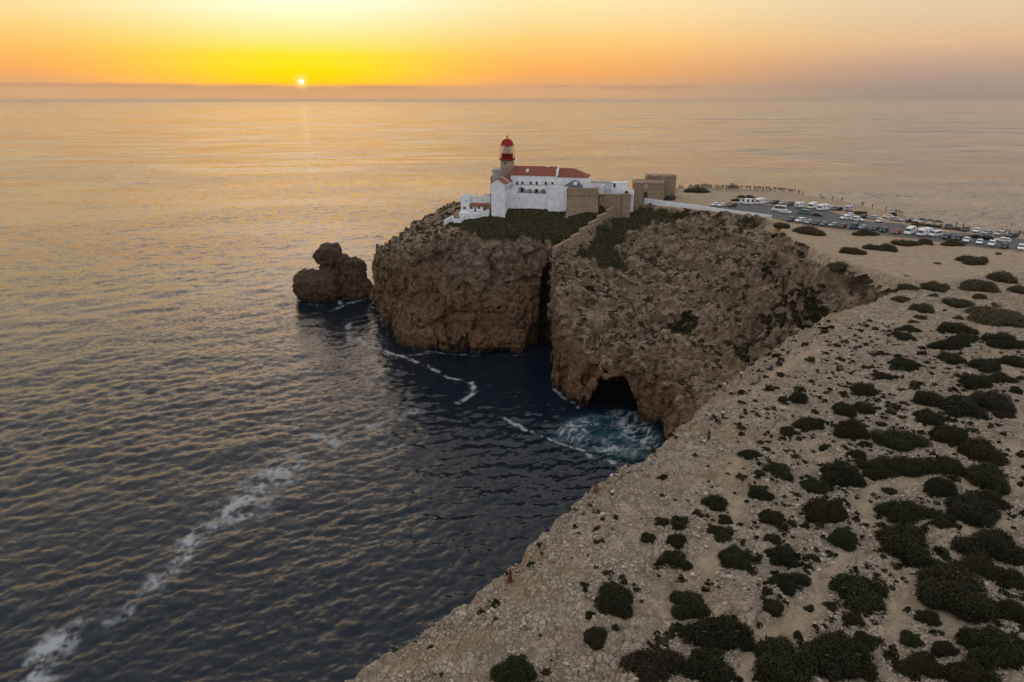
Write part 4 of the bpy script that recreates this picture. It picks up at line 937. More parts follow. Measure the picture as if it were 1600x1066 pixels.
# --- the sea stack
def build_stack():
    c = UZ(520, 470, 0); h = 0.55
    xs = np.arange(-30, 30, h); ys = np.arange(-14, 26, h); zs = np.arange(-4, 38, h)
    X, Y, Z = np.meshgrid(xs, ys, zs, indexing='ij'); X, Y, Z = [a.astype(np.float32) for a in (X, Y, Z)]
    PX = lambda px, py, D: [a - b for a, b in zip(UD(px, py, D), (c[0], c[1], 0))]
    F = np.full(X.shape, -9.0, np.float32)
    Dc = c[1]
    def blob(px, py, D, r, p=3.0, rot=0, k=2.0):
        nonlocal F
        x0, y0, z0 = PX(px, py, D); cr, sr = math.cos(rot), math.sin(rot); ux, uz = X - x0, Z - z0
        lx, lz = ux * cr + uz * sr, -ux * sr + uz * cr
        g = (1 - (np.abs(lx / r[0]) ** p + np.abs((Y - y0) / r[1]) ** p + np.abs(lz / r[2]) ** p) ** (1 / p)) * min(r)
        hh = np.clip(0.5 + 0.5 * (g - F) / k, 0, 1); F = F * (1 - hh) + g * hh + k * hh * (1 - hh)
    blob(497, 450, Dc + 6, (13.6, 10, 10.0), 2.4, R(-16), .3)
    blob(515, 438, Dc + 8, (8, 7, 9), 2.4, R(-30), .4)
    blob(514, 419, Dc + 9, (4.6, 5, 6), 2.6, 0, .3)
    blob(516, 398, Dc + 9, (6.3, 6, 6.3), 2.8, R(6), .4)
    blob(500, 402, Dc + 9, (3.2, 4.5, 3.6), 2.4, R(25), .4)
    blob(535, 412, Dc + 10, (4.3, 5.5, 5.6), 3.0, R(-4), .3)
    blob(553, 438, Dc + 9, (6.4, 8, 12.5), 3.6, R(-6), .3)
    blob(561, 456, Dc + 9, (7.2, 8, 7.5), 3.2, R(-12), .4)
    x, y, z = X + c[0], Y + c[1], Z
    F += 0.9 * fbm(x / 7, y / 7, z / 6, oct=4, gain=.6) + 0.75 * (0.4 - np.abs(perlin(x / 4.2, y / 4.2, z / 7)) * 1.6) + 0.5 * (0.35 - np.abs(perlin(x / 2.2 + 7, y / 2.2, z / 3))*1.5) + 0.5 * fbm(x / 2.0, y / 2.0, z / 1.8, oct=2) + 0.3 * perlin(x / 20, y / 20, z / 1.6)
    np.clip(F, -3, 3, out=F); F[0] = F[-1] = -3; F[:, 0] = F[:, -1] = -3; F[:, :, -1] = -3; F[:, :, 0] = -3
    pts, q = surface_nets(-F, (xs[0], ys[0], zs[0]), h)
    me = mesh_np('sea_stack', pts, q); n = len(pts)
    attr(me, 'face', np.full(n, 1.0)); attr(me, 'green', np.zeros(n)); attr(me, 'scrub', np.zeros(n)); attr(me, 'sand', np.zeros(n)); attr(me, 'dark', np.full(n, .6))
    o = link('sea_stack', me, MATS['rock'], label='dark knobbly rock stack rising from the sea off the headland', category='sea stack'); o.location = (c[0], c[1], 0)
build_lighthouse(); build_house(); build_small_terrace(); build_forts(); build_stack()
# car park
def build_road():
    MB().prism(ROAD, 61.7, 62.02).build('car_park', mat('asphalt', (0.075, 0.072, 0.07), 0.9, var=0.22, scale=0.25, bump=0.01, bscale=8), kind='structure')
build_road()
def build_kerb():
    pts = XY([(1206, 340.6), (1232, 347.6), (1280, 354.8), (1340, 361.8), (1400, 369.9), (1480, 379), (1540, 388), (1600, 391.2), (1720, 405.5)], 62.0); m = MB()
    for (x0, y0), (x1, y1) in zip(pts[:-1], pts[1:]):
        L = math.hypot(x1 - x0, y1 - y0); nx, ny = -(y1 - y0) / L * .18, (x1 - x0) / L * .18
        m.prism([(x0 + nx, y0 + ny), (x1 + nx, y1 + ny), (x1 - nx, y1 - ny), (x0 - nx, y0 - ny)], 61.6, 62.16)
    m.build('kerb', mat('kerb_stone', (0.23, 0.14, 0.09), .9, var=.2, scale=1.0), kind='structure')
build_kerb()
# ------------------------------------------------------------------ placing on the ground
_c, _s = math.cos(PITCH), math.sin(PITCH)
def project(v):
    dx, dy, dz = v[:, 0], v[:, 1], v[:, 2] - CAM_H
    f = dy * _c - dz * _s; u = dy * _s + dz * _c
    return 800 + FPX * dx / f, 533 - FPX * u / f
PVX, PVY = project(PV)
def on_plateau(px, py):
    i = int(np.argmin((PVX - px) ** 2 + (PVY - py) ** 2)); return tuple(float(a) for a in PV[i])
def plateau_near(x, y):
    i = int(np.argmin((PV[:, 0] - x) ** 2 + (PV[:, 1] - y) ** 2)); return float(PV[i, 2])
ORD = lambda n: ('leftmost' if n == 1 else {2: 'second', 3: 'third', 4: 'fourth', 5: 'fifth', 6: 'sixth', 7: 'seventh', 8: 'eighth', 9: 'ninth', 10: 'tenth', 11: 'eleventh', 12: 'twelfth', 13: 'thirteenth', 14: 'fourteenth',
     15: 'fifteenth', 16: 'sixteenth', 17: 'seventeenth', 18: 'eighteenth', 19: 'nineteenth', 20: 'twentieth', 21: 'twenty-first', 22: 'twenty-second', 23: 'twenty-third', 24: 'twenty-fourth'}.get(n, str(n) + 'th') + ' from the left')

# ------------------------------------------------------------------ vehicles
TYRE = mat('tyre_rubber', (0.018, 0.018, 0.018), 0.8); RIM = mat('wheel_rim', (0.35, 0.35, 0.36), 0.35, metal=0.8); LAMP = mat('lamp_glass', (0.7, 0.7, 0.66), 0.1); TAIL = mat('tail_lamp', (0.3, 0.01, 0.01), 0.25); TRIM = mat('black_trim', (0.02, 0.02, 0.022), 0.5)
PAINT = {'white': (0.72, 0.72, 0.72), 'silver': (0.42, 0.43, 0.45), 'pale blue-grey': (0.3, 0.34, 0.38), 'grey': (0.13, 0.135, 0.14), 'black': (0.012, 0.012, 0.014), 'dark blue': (0.02, 0.03, 0.055),
         'dark red': (0.13, 0.012, 0.012), 'red': (0.3, 0.02, 0.015), 'teal': (0.1, 0.2, 0.22), 'brown': (0.09, 0.05, 0.03), 'dark grey': (0.035, 0.036, 0.04)}
def paint(c): return mat('car_paint_' + c.replace(' ', '_').replace('-', '_'), PAINT[c], 0.3, metal=0.0 if c in ('white', 'red') else 0.15)
def wheel_mesh(r):
    m = MB()
    def ring(rad, y0, y1, cap):
        n = 16; vs = [(rad * math.cos(2 * math.pi * k / n), y, rad * math.sin(2 * math.pi * k / n)) for y in (y0, y1) for k in range(n)]
        m.add(vs, [(k, (k + 1) % n, n + (k + 1) % n, n + k) for k in range(n)] + [tuple(range(n)), tuple(range(n, 2 * n))[::-1]])
    ring(r, -.1, .1, 1); nf = len(m.f); ring(r * .62, -.115, .115, 1)
    me = m.mesh('wheel'); me.materials.append(TYRE); me.materials.append(RIM)
    for i, p in enumerate(me.polygons): p.material_index = 1 if i >= nf else 0
    return me
WHEEL = {r: wheel_mesh(r) for r in (0.32, 0.37)}
SHAPES = {  # profile front to rear, belt height, width, (windscreen segment, rear window segment), side window spans, wheel x, wheel radius
    'hatchback': ([(2.05, .42), (2.02, .70), (1.2, .95), (.45, 1.42), (-.4, 1.49), (-1.25, 1.45), (-1.85, 1.0), (-2.03, .88), (-2.05, .42)], .93, 1.76, (2, 5), [(-1.35, -.42), (-.36, .72)], (1.3, -1.3), .32),
    'saloon': ([(2.3, .40), (2.26, .68), (1.3, .92), (.5, 1.37), (-.2, 1.42), (-.85, 1.38), (-1.6, 1.0), (-2.26, .93), (-2.3, .42)], .91, 1.80, (2, 5), [(-1.15, -.2), (-.14, .8)], (1.42, -1.38), .32),
    'estate car': ([(2.35, .40), (2.3, .70), (1.35, .95), (.6, 1.42), (-.3, 1.48), (-1.85, 1.42), (-2.25, 1.0), (-2.33, .9), (-2.35, .42)], .93, 1.82, (2, 5), [(-1.9, -1.1), (-1.04, -.1), (-.04, .85)], (1.42, -1.4), .32),
    'suv': ([(2.2, .48), (2.16, .84), (1.25, 1.08), (.6, 1.62), (-.4, 1.70), (-1.75, 1.66), (-2.1, 1.15), (-2.19, 1.05), (-2.2, .48)], 1.06, 1.86, (2, 5), [(-1.75, -.95), (-.89, 0.0), (.06, .88)], (1.36, -1.34), .37),
    'van': ([(2.55, .46), (2.5, .95), (1.95, 1.2), (1.2, 1.95), (.7, 2.05), (-2.4, 2.05), (-2.5, 1.2), (-2.53, 1.1), (-2.55, .46)], 1.18, 1.92, (2, 5), [(-2.2, -1.05), (-.98, .15), (.22, 1.45)], (1.6, -1.55), .37),
    'camper van': ([(2.95, .46), (2.9, .98), (2.35, 1.25), (1.6, 2.2), (1.1, 2.62), (-2.8, 2.66), (-2.9, 1.25), (-2.93, 1.1), (-2.95, .46)], 1.25, 2.02, (2, 5), [(-1.6, -.7), (.7, 1.6)], (1.95, -1.8), .37),
    'minibus': ([(3.1, .46), (3.05, .98), (2.5, 1.25), (1.75, 2.2), (1.2, 2.56), (-2.95, 2.6), (-3.05, 1.3), (-3.08, 1.1), (-3.1, .46)], 1.28, 2.05, (2, 5), [(-2.7, -1.75), (-1.68, -.7), (-.63, .35), (.42, 1.65)], (2.0, -1.9), .37),
}
PROTO = {}
def proto(kind):
    """list of (part name, mesh, local location, parent part index, takes paint)"""
    if kind in PROTO: return PROTO[kind]
    parts = []
    if kind in SHAPES:
        prof, belt, W, (ws, rw), spans, wx, wr = SHAPES[kind]; roof = max(z for _, z in prof)
        hw = lambda z: W / 2 if z <= belt else W / 2 - .17 * (z - belt) / .55 * (.55 / max(.55, roof - belt)) * (1 if roof < 1.8 else .8)
        m = MB(); n = len(prof); zb = .26; vs = []
        for x, z in prof:
            ins = 0.10 if x in (prof[0][0], prof[-1][0]) else 0.0
            for sgn in (-1, 1):
                vs += [(x, sgn * (W / 2 - ins - .05), zb), (x, sgn * (W / 2 - ins), min(z, belt) * .7 + zb * .3), (x, sgn * (W / 2 - ins - .02), min(z, belt)), (x, sgn * (hw(z) - ins - .02), z)]
        fs = []
        for i in range(n - 1):
            a, b = i * 8, (i + 1) * 8
            for q in range(3):
                fs += [(a + q, a + q + 1, b + q + 1, b + q), (b + 4 + q, b + 5 + q, a + 5 + q, a + 4 + q)]
            fs += [(a + 3, a + 7, b + 7, b + 3), (a + 4, a, b, b + 4)]
        fs += [(4, 5, 6, 7, 3, 2, 1, 0), tuple((n - 1) * 8 + k for k in (0, 1, 2, 3, 7, 6, 5, 4))]
        m.add(vs, fs); parts.append(('body', m.mesh('body'), (0, 0, 0), True))
        def pane(name, p0, p1, shrink=.07):
            (x0, z0), (x1, z1) = p0, p1; L = math.hypot(x1 - x0, z1 - z0); nx, nz = (z1 - z0) / L, (x0 - x1) / L
            if nz < 0: nx, nz = -nx, -nz
            g = lambda f: (x0 + (x1 - x0) * f, z0 + (z1 - z0) * f)
            (a, az_), (b, bz) = g(.06), g(.94); e = .015
            o = MB().add([(a + nx * e, -(hw(az_) - shrink), az_ + nz * e), (a + nx * e, hw(az_) - shrink, az_ + nz * e), (b + nx * e, hw(bz) - shrink - .02, bz + nz * e), (b + nx * e, -(hw(bz) - shrink - .02), bz + nz * e)], [(0, 1, 2, 3)])
            me = o.mesh(name); me.materials.append(DGLASS); parts.append((name, me, (0, 0, 0), False))
        pane('windscreen', prof[ws], prof[ws + 1]); pane('rear_window', prof[rw], prof[rw + 1])
        top = roof - .13
        def roof_at(x):
            for (xa, za), (xb, zb_) in zip(prof[:-1], prof[1:]):
                if xb <= x <= xa: return za + (zb_ - za) * (xa - x) / max(1e-6, xa - xb)
            return belt
        for sgn in (-1, 1):
            for x0, x1 in spans:
                za, zb2 = min(top, roof_at(x0) - .1), min(top, roof_at(x1) - .1)
                za, zb2 = max(za, belt + .12), max(zb2, belt + .12)
                hz = min(za, 1e9); e = .02
                o = MB().add([(x0, sgn * (W / 2 - .02 + e - .01), belt + .05), (x1, sgn * (W / 2 - .02 + e - .01), belt + .05), (x1, sgn * (hw(zb2) - .02 + e), zb2), (x0, sgn * (hw(za) - .02 + e), za)], [(0, 1, 2, 3)])
                me = o.mesh('side_window'); me.materials.append(DGLASS); parts.append(('side_window', me, (0, 0, 0), False))
        xf, xr = prof[0][0], prof[-1][0]; zl = prof[1][1] - .12
        for sgn in (-1, 1):
            me = MB().box(xf - .3, xf + .01, sgn * W * .34 - .17, sgn * W * .34 + .17, zl - .06, zl + .09).mesh('headlight'); me.materials.append(LAMP); parts.append(('headlight', me, (0, 0, 0), False))
            me = MB().box(xr - .015, xr + .2, sgn * W * .36 - .13, sgn * W * .36 + .13, zl - .1, zl + .16).mesh('tail_light'); me.materials.append(TAIL); parts.append(('tail_light', me, (0, 0, 0), False))
        for xx, nm in ((xf, 'bumper'), (xr, 'bumper')):
            me = MB().box(xx - .05, xx + .05, -W * .44, W * .44, .3, .46).mesh('bumper'); me.materials.append(TRIM); parts.append((nm, me, (0, 0, 0), False))
        for x in wx:
            for sgn in (-1, 1): parts.append(('wheel', WHEEL[wr], (x, sgn * (W / 2 - .1), wr), False))
    else:
        L, W, hgt = {'motorhome': (6.6, 2.25, 2.95), 'caravan': (5.0, 2.2, 2.6)}[kind]
        m = MB()
        if kind == 'motorhome':
            side = [(-3.3, .45), (-3.3, 2.85), (-3.1, hgt), (1.6, hgt), (2.4, 2.75), (2.75, 2.3), (2.3, 1.98), (1.75, 1.95), (1.75, .45)]
            cab = [(1.76, .45), (1.76, 1.93), (2.2, 1.93), (2.75, 1.25), (3.25, 1.05), (3.3, .5), (3.3, .4), (1.76, .4)]
        else:
            side = [(-2.3, .55), (-2.5, 1.2), (-2.35, hgt - .1), (-2.1, hgt), (1.9, hgt), (2.2, hgt - .2), (2.5, 1.4), (2.2, .55)]; cab = None
        m.front(side, -W / 2, W / 2); parts.append(('body', m.mesh('body'), (0, 0, 0), True))
        if cab:
            parts.append(('cab', MB().front(cab, -W / 2 + .15, W / 2 - .15).mesh('cab'), (0, 0, 0), True))
            me = MB().add([(2.24, -.88, 1.9), (2.24, .88, 1.9), (2.74, .9, 1.29), (2.74, -.9, 1.29)], [(0, 3, 2, 1)]).mesh('windscreen')
            me.transform(Matrix.Translation((.02, 0, .015))); me.materials.append(DGLASS); parts.append(('windscreen', me, (0, 0, 0), False))
            for sgn in (-1, 1):
                me = MB().box(3.0, 3.315, sgn * .78 - .15, sgn * .78 + .15, .72, .92).mesh('headlight'); me.materials.append(LAMP); parts.append(('headlight', me, (0, 0, 0), False))
                me = MB().box(1.9, 2.25, sgn * (W / 2 - .145) - .01, sgn * (W / 2 - .145) + .01, 1.3, 1.8).mesh('side_window'); me.materials.append(DGLASS); parts.append(('side_window', me, (0, 0, 0), False))
            me = MB().box(3.26, 3.36, -.85, .85, .38, .56).mesh('bumper'); me.materials.append(TRIM); parts.append(('bumper', me, (0, 0, 0), False))
        else:
            me = MB().tube((2.2, 0, .5), (3.4, 0, .5), .06).mesh('drawbar'); me.materials.append(TRIM); parts.append(('drawbar', me, (0, 0, 0), False))
            me = MB().add([(2.27, -.75, 2.1), (2.27, .75, 2.1), (2.45, .75, 1.6), (2.45, -.75, 1.6)], [(0, 3, 2, 1)]).mesh('front_window'); me.transform(Matrix.Translation((.02, 0, 0))); me.materials.append(DGLASS); parts.append(('front_window', me, (0, 0, 0), False))
        for sgn in (-1, 1):
            for x in ((-2.2, 0.3) if cab else (-1.2, .9)):
                me = MB().box(x - .45, x + .45, sgn * (W / 2 + .006) - .008, sgn * (W / 2 + .006) + .008, 1.55, 2.15).mesh('side_window'); me.materials.append(DGLASS); parts.append(('side_window', me, (0, 0, 0), False))
            me = MB().box(-L / 2 - .02, -L / 2 + .1, sgn * W * .42 - .1, sgn * W * .42 + .1, .8, 1.2).mesh('tail_light'); me.materials.append(TAIL); parts.append(('tail_light', me, (0, 0, 0) if cab else (0.1, 0, 0), False))
            for x in ((2.4, -1.7) if cab else (-.2,)): parts.append(('wheel', WHEEL[.37], (x, sgn * (W / 2 - .14), .37), False))
        me = MB().box(-.6, .1, -.35, .35, hgt, hgt + .18).mesh('roof_vent'); me.materials.append(TRIM if cab is None else LIME); parts.append(('roof_vent', me, (0, 0, 0), False))
    for nm, me, loc, pt in parts:
        if pt: me.materials.append(None)
    PROTO[kind] = parts; return parts
def vehicle(kind, colour, x, y, z, rz, label, group):
    t = empty({'suv': 'sport_utility_car'}.get(kind, kind.replace(' ', '_')), (x, y, z), rz, label=label, category={'suv': 'car', 'hatchback': 'car', 'saloon': 'car', 'estate car': 'car', 'camper van': 'van'}.get(kind, kind), group=group)
    for nm, me, loc, pt in proto(kind):
        o = bpy.data.objects.new(nm, me); COL.objects.link(o); o.parent = t; o.location = loc
        if kind == 'motorhome': t.scale = (.86, .9, .92)
        if pt:
            o.material_slots[0].link = 'OBJECT'; o.material_slots[0].material = paint(colour)
a_, b_ = UZ(1206, 343, 62), UZ(1600, 390, 62); ALONG = math.atan2(b_[1] - a_[1], b_[0] - a_[0]); NOSE = ALONG - math.pi / 2
# rows of parked vehicles: (row name for labels, [(photo x, photo y at the wheels, kind, colour, heading)])
# heading: n nose towards the viewer, r nose away, l pointing left along the lot, f pointing right, d slanting
ROWS = {
 'in the row along the seaward edge of the car park': [(1117, 321.5, 'hatchback', 'white', 'n'), (1127, 322.5, 'hatchback', 'white', 'n'), (1144, 323, 'suv', 'brown', 'd'), (1159, 309.5, 'saloon', 'black', 'l'), (1171, 309.5, 'saloon', 'dark grey', 'l'), (1166, 319.5, 'camper van', 'white', 'l'),
   (1187, 319, 'motorhome', 'white', 'n'), (1199, 317.5, 'hatchback', 'silver', 'n'), (1211, 318.5, 'suv', 'black', 'n'), (1222, 319, 'hatchback', 'silver', 'n'), (1234, 321, 'suv', 'dark grey', 'n'), (1249, 325, 'caravan', 'white', 'n'),
   (1269, 326, 'motorhome', 'white', 'n'), (1285, 329, 'motorhome', 'white', 'd'), (1298, 328, 'suv', 'silver', 'd'), (1309, 329, 'hatchback', 'dark grey', 'd'), (1326, 330.5, 'caravan', 'silver', 'n')],
 'standing in the middle of the car park': [(1217, 330.5, 'minibus', 'white', 'l'), (1227, 333.5, 'saloon', 'white', 'l'), (1256, 335, 'van', 'teal', 'l'), (1277, 338, 'saloon', 'black', 'f'), (1321, 343, 'suv', 'white', 'd'), (1326, 338, 'hatchback', 'white', 'd'), (1339, 345.5, 'suv', 'white', 'f'), (1348, 341, 'hatchback', 'black', 'd'),
   (1362, 342, 'estate car', 'silver', 'l'), (1374, 347, 'hatchback', 'white', 'n'), (1387, 341.5, 'hatchback', 'white', 'l'), (1400, 345, 'estate car', 'silver', 'f')],
 'in the front row next to the sandy clearing': [(1236, 345.5, 'suv', 'dark grey', 'n'), (1250, 347, 'suv', 'white', 'd'), (1263, 349, 'hatchback', 'silver', 'n'), (1275, 351, 'hatchback', 'dark grey', 'n'), (1287, 352.5, 'hatchback', 'grey', 'n'), (1302, 354, 'hatchback', 'pale blue-grey', 'd'), (1316, 356, 'hatchback', 'dark red', 'n'),
   (1334, 357, 'van', 'black', 'n'), (1348, 358, 'hatchback', 'pale blue-grey', 'd'), (1367, 359.5, 'hatchback', 'dark grey', 'n'), (1381, 362.5, 'suv', 'black', 'n'), (1401, 365, 'hatchback', 'red', 'n'), (1421, 366, 'camper van', 'white', 'n'), (1443, 368.5, 'motorhome', 'white', 'd'), (1461, 369.5, 'van', 'white', 'd'),
   (1478, 373, 'suv', 'dark grey', 'n'), (1496, 375, 'suv', 'black', 'n'), (1510, 378, 'hatchback', 'white', 'n'), (1530, 381, 'hatchback', 'white', 'n'), (1549, 384, 'suv', 'white', 'n'), (1568, 388, 'suv', 'black', 'n'), (1595, 390, 'suv', 'white', 'n')],
 'in the back row at the right end of the lot': [(1424, 348.5, 'suv', 'black', 'l'), (1481, 356.5, 'suv', 'black', 'n'), (1494, 359.5, 'saloon', 'brown', 'l'), (1508, 361, 'suv', 'black', 'n'), (1525, 362.5, 'hatchback', 'white', 'n'), (1526, 372, 'saloon', 'black', 'l'), (1540, 374.5, 'suv', 'black', 'l'), (1542, 366, 'hatchback', 'pale blue-grey', 'd'), (1562, 368, 'suv', 'silver', 'd'), (1566, 378, 'estate car', 'white', 'l'), (1581, 371, 'suv', 'dark grey', 'd')],
 'parked against the stone fort': [(1047, 313, 'van', 'black', 'd')],
}
HEAD = {'n': NOSE, 'r': NOSE + math.pi, 'l': ALONG + math.pi, 'f': ALONG, 'd': NOSE - .4}
for row, cars in ROWS.items():
    cars = sorted(cars); alike = {}
    for i, (px, py, k, c, hd) in enumerate(cars):
        x, y, z = UZ(px, py, 62.03); d_in = float(sdf(ROAD, np.array([x]), np.array([y]))[0])
        z = 62.024 if d_in > 0 else plateau_near(x, y)
        kind = 'SUV' if k == 'suv' else k
        same = [q for q in cars if (q[2], q[3]) == (k, c)]
        lab = f'{c} {kind} {row}' if len(same) == 1 else f'{c} {kind}, {ORD(same.index((px, py, k, c, hd)) + 1)} of its kind {row.replace("in the row along the seaward edge of the car park", "along the seaward edge").replace("in the front row next to the sandy clearing", "by the sandy clearing").replace("standing in the middle of the car park", "mid car park").replace("in the back row at the right end of the lot", "in the back row at right")}'
        vehicle(k, c, x, y, z, HEAD[hd] + random.uniform(-.12, .12), lab, 'vehicles in the car park')
# market stalls by the road
CANVAS = {'dark': mat('dark_canvas', (0.03, 0.03, 0.035), 0.9), 'green': mat('green_canvas', (0.045, 0.085, 0.035), 0.9), 'grey': mat('pale_canvas', (0.35, 0.35, 0.34), 0.9)}
for (px, py, c, lab) in ((1438, 352, 'dark', 'dark canopy market stall left of the green canopied one'), (1452, 353.5, 'green', 'green canopied market stall between two darker ones'), (1464, 355, 'dark', 'dark canopy stall at the right end of the market stalls'), (1430, 353.5, 'grey', 'pale canopied low stall at the left end of the market stalls')):
    x, y, z = UZ(px, py, 62.0); z = plateau_near(x, y) - .05
    t = empty('market_stall', (x, y, z), ALONG + random.uniform(-.1, .1), label=lab, category='stall', group='market stalls')
    for sx in (-1, 1):
        for sy in (-1, 1): MB().tube((sx * 1.4, sy * 1.1, 0), (sx * 1.4, sy * 1.1, 2.1), .04).build('pole', IRON, t)
    MB().add([(-1.6, -1.3, 2.05), (1.6, -1.3, 2.05), (1.6, 1.3, 2.05), (-1.6, 1.3, 2.05), (-.3, 0, 2.75), (.3, 0, 2.75)], [(0, 1, 5, 4), (1, 2, 5), (2, 3, 4, 5), (3, 0, 4), (3, 2, 1, 0)]).build('canopy', CANVAS[c], t)
    MB().box(-1.3, 1.3, -.9, -.2, .75, .85).build('counter', WOOD, t)
    MB().box(-1.25, 1.25, -.85, -.8, .05, .75).build('skirt', CANVAS['dark'], t)

# ------------------------------------------------------------------ people
def skinned(name, vs, es, rs, sub=1):
    me = bpy.data.meshes.new(name); me.from_pydata(vs, es, []); o = bpy.data.objects.new(name, me); COL.objects.link(o)
    o.modifiers.new('skin', 'SKIN'); s = o.modifiers.new('sub', 'SUBSURF'); s.levels = sub; s.render_levels = sub
    for i, sv in enumerate(me.skin_vertices[0].data):
        r = rs[i]; sv.radius = r if isinstance(r, tuple) else (r, r); sv.use_root = (i == 0)
    dg = bpy.context.evaluated_depsgraph_get(); out = bpy.data.meshes.new_from_object(o.evaluated_get(dg)); out.name = name
    bpy.data.objects.remove(o); bpy.data.meshes.remove(me)
    out.polygons.foreach_set('use_smooth', [True] * len(out.polygons)); return out
POSES = {
 'stand': dict(pel=(0, 0, .95), chest=(0, .01, 1.27), neck=(0, 0, 1.47), head=(0, .03, 1.60), top=(0, .02, 1.72), hip=.1, knee=((.11, .02, .5), (-.11, .0, .5)), ank=((.12, -.01, .08), (-.12, -.05, .08)), toe=((.14, .16, .04), (-.14, .12, .04)),
               sh=.19, elb=((.27, -.02, 1.14), (-.27, -.03, 1.14)), wri=((.29, .09, .9), (-.28, .07, .9)), hand=((.29, .13, .8), (-.28, .11, .8))),
 'raise': dict(pel=(0, 0, .95), chest=(0, .0, 1.27), neck=(0, 0, 1.47), head=(0, .03, 1.60), top=(0, .02, 1.72), hip=.1, knee=((.1, .06, .5), (-.12, -.02, .5)), ank=((.1, .06, .08), (-.14, -.1, .08)), toe=((.12, .22, .04), (-.16, .06, .04)),
               sh=.19, elb=((.26, .14, 1.2), (-.26, .14, 1.2)), wri=((.1, .34, 1.42), (-.1, .34, 1.42)), hand=((.05, .4, 1.5), (-.05, .4, 1.5))),
 'walk': dict(pel=(0, 0, .93), chest=(0, .03, 1.25), neck=(0, .04, 1.45), head=(0, .08, 1.58), top=(0, .08, 1.70), hip=.1, knee=((.1, .2, .5), (-.1, -.06, .48)), ank=((.1, .3, .1), (-.1, -.38, .16)), toe=((.11, .46, .07), (-.11, -.25, .05)),
              sh=.19, elb=((.25, -.16, 1.13), (-.25, .12, 1.12)), wri=((.25, -.14, .88), (-.24, .3, .95)), hand=((.25, -.12, .78), (-.23, .38, .92))),
 'sit': dict(pel=(0, 0, .13), chest=(0, .03, .46), neck=(0, .06, .66), head=(0, .1, .79), top=(0, .1, .91), hip=.1, knee=((.14, .40, .42), (-.14, .42, .40)), ank=((.14, .62, .08), (-.13, .66, .07)), toe=((.15, .78, .06), (-.14, .82, .05)),
             sh=.19, elb=((.27, .12, .38), (-.27, .12, .38)), wri=((.18, .34, .42), (-.18, .34, .42)), hand=((.12, .42, .42), (-.12, .42, .42))),
}
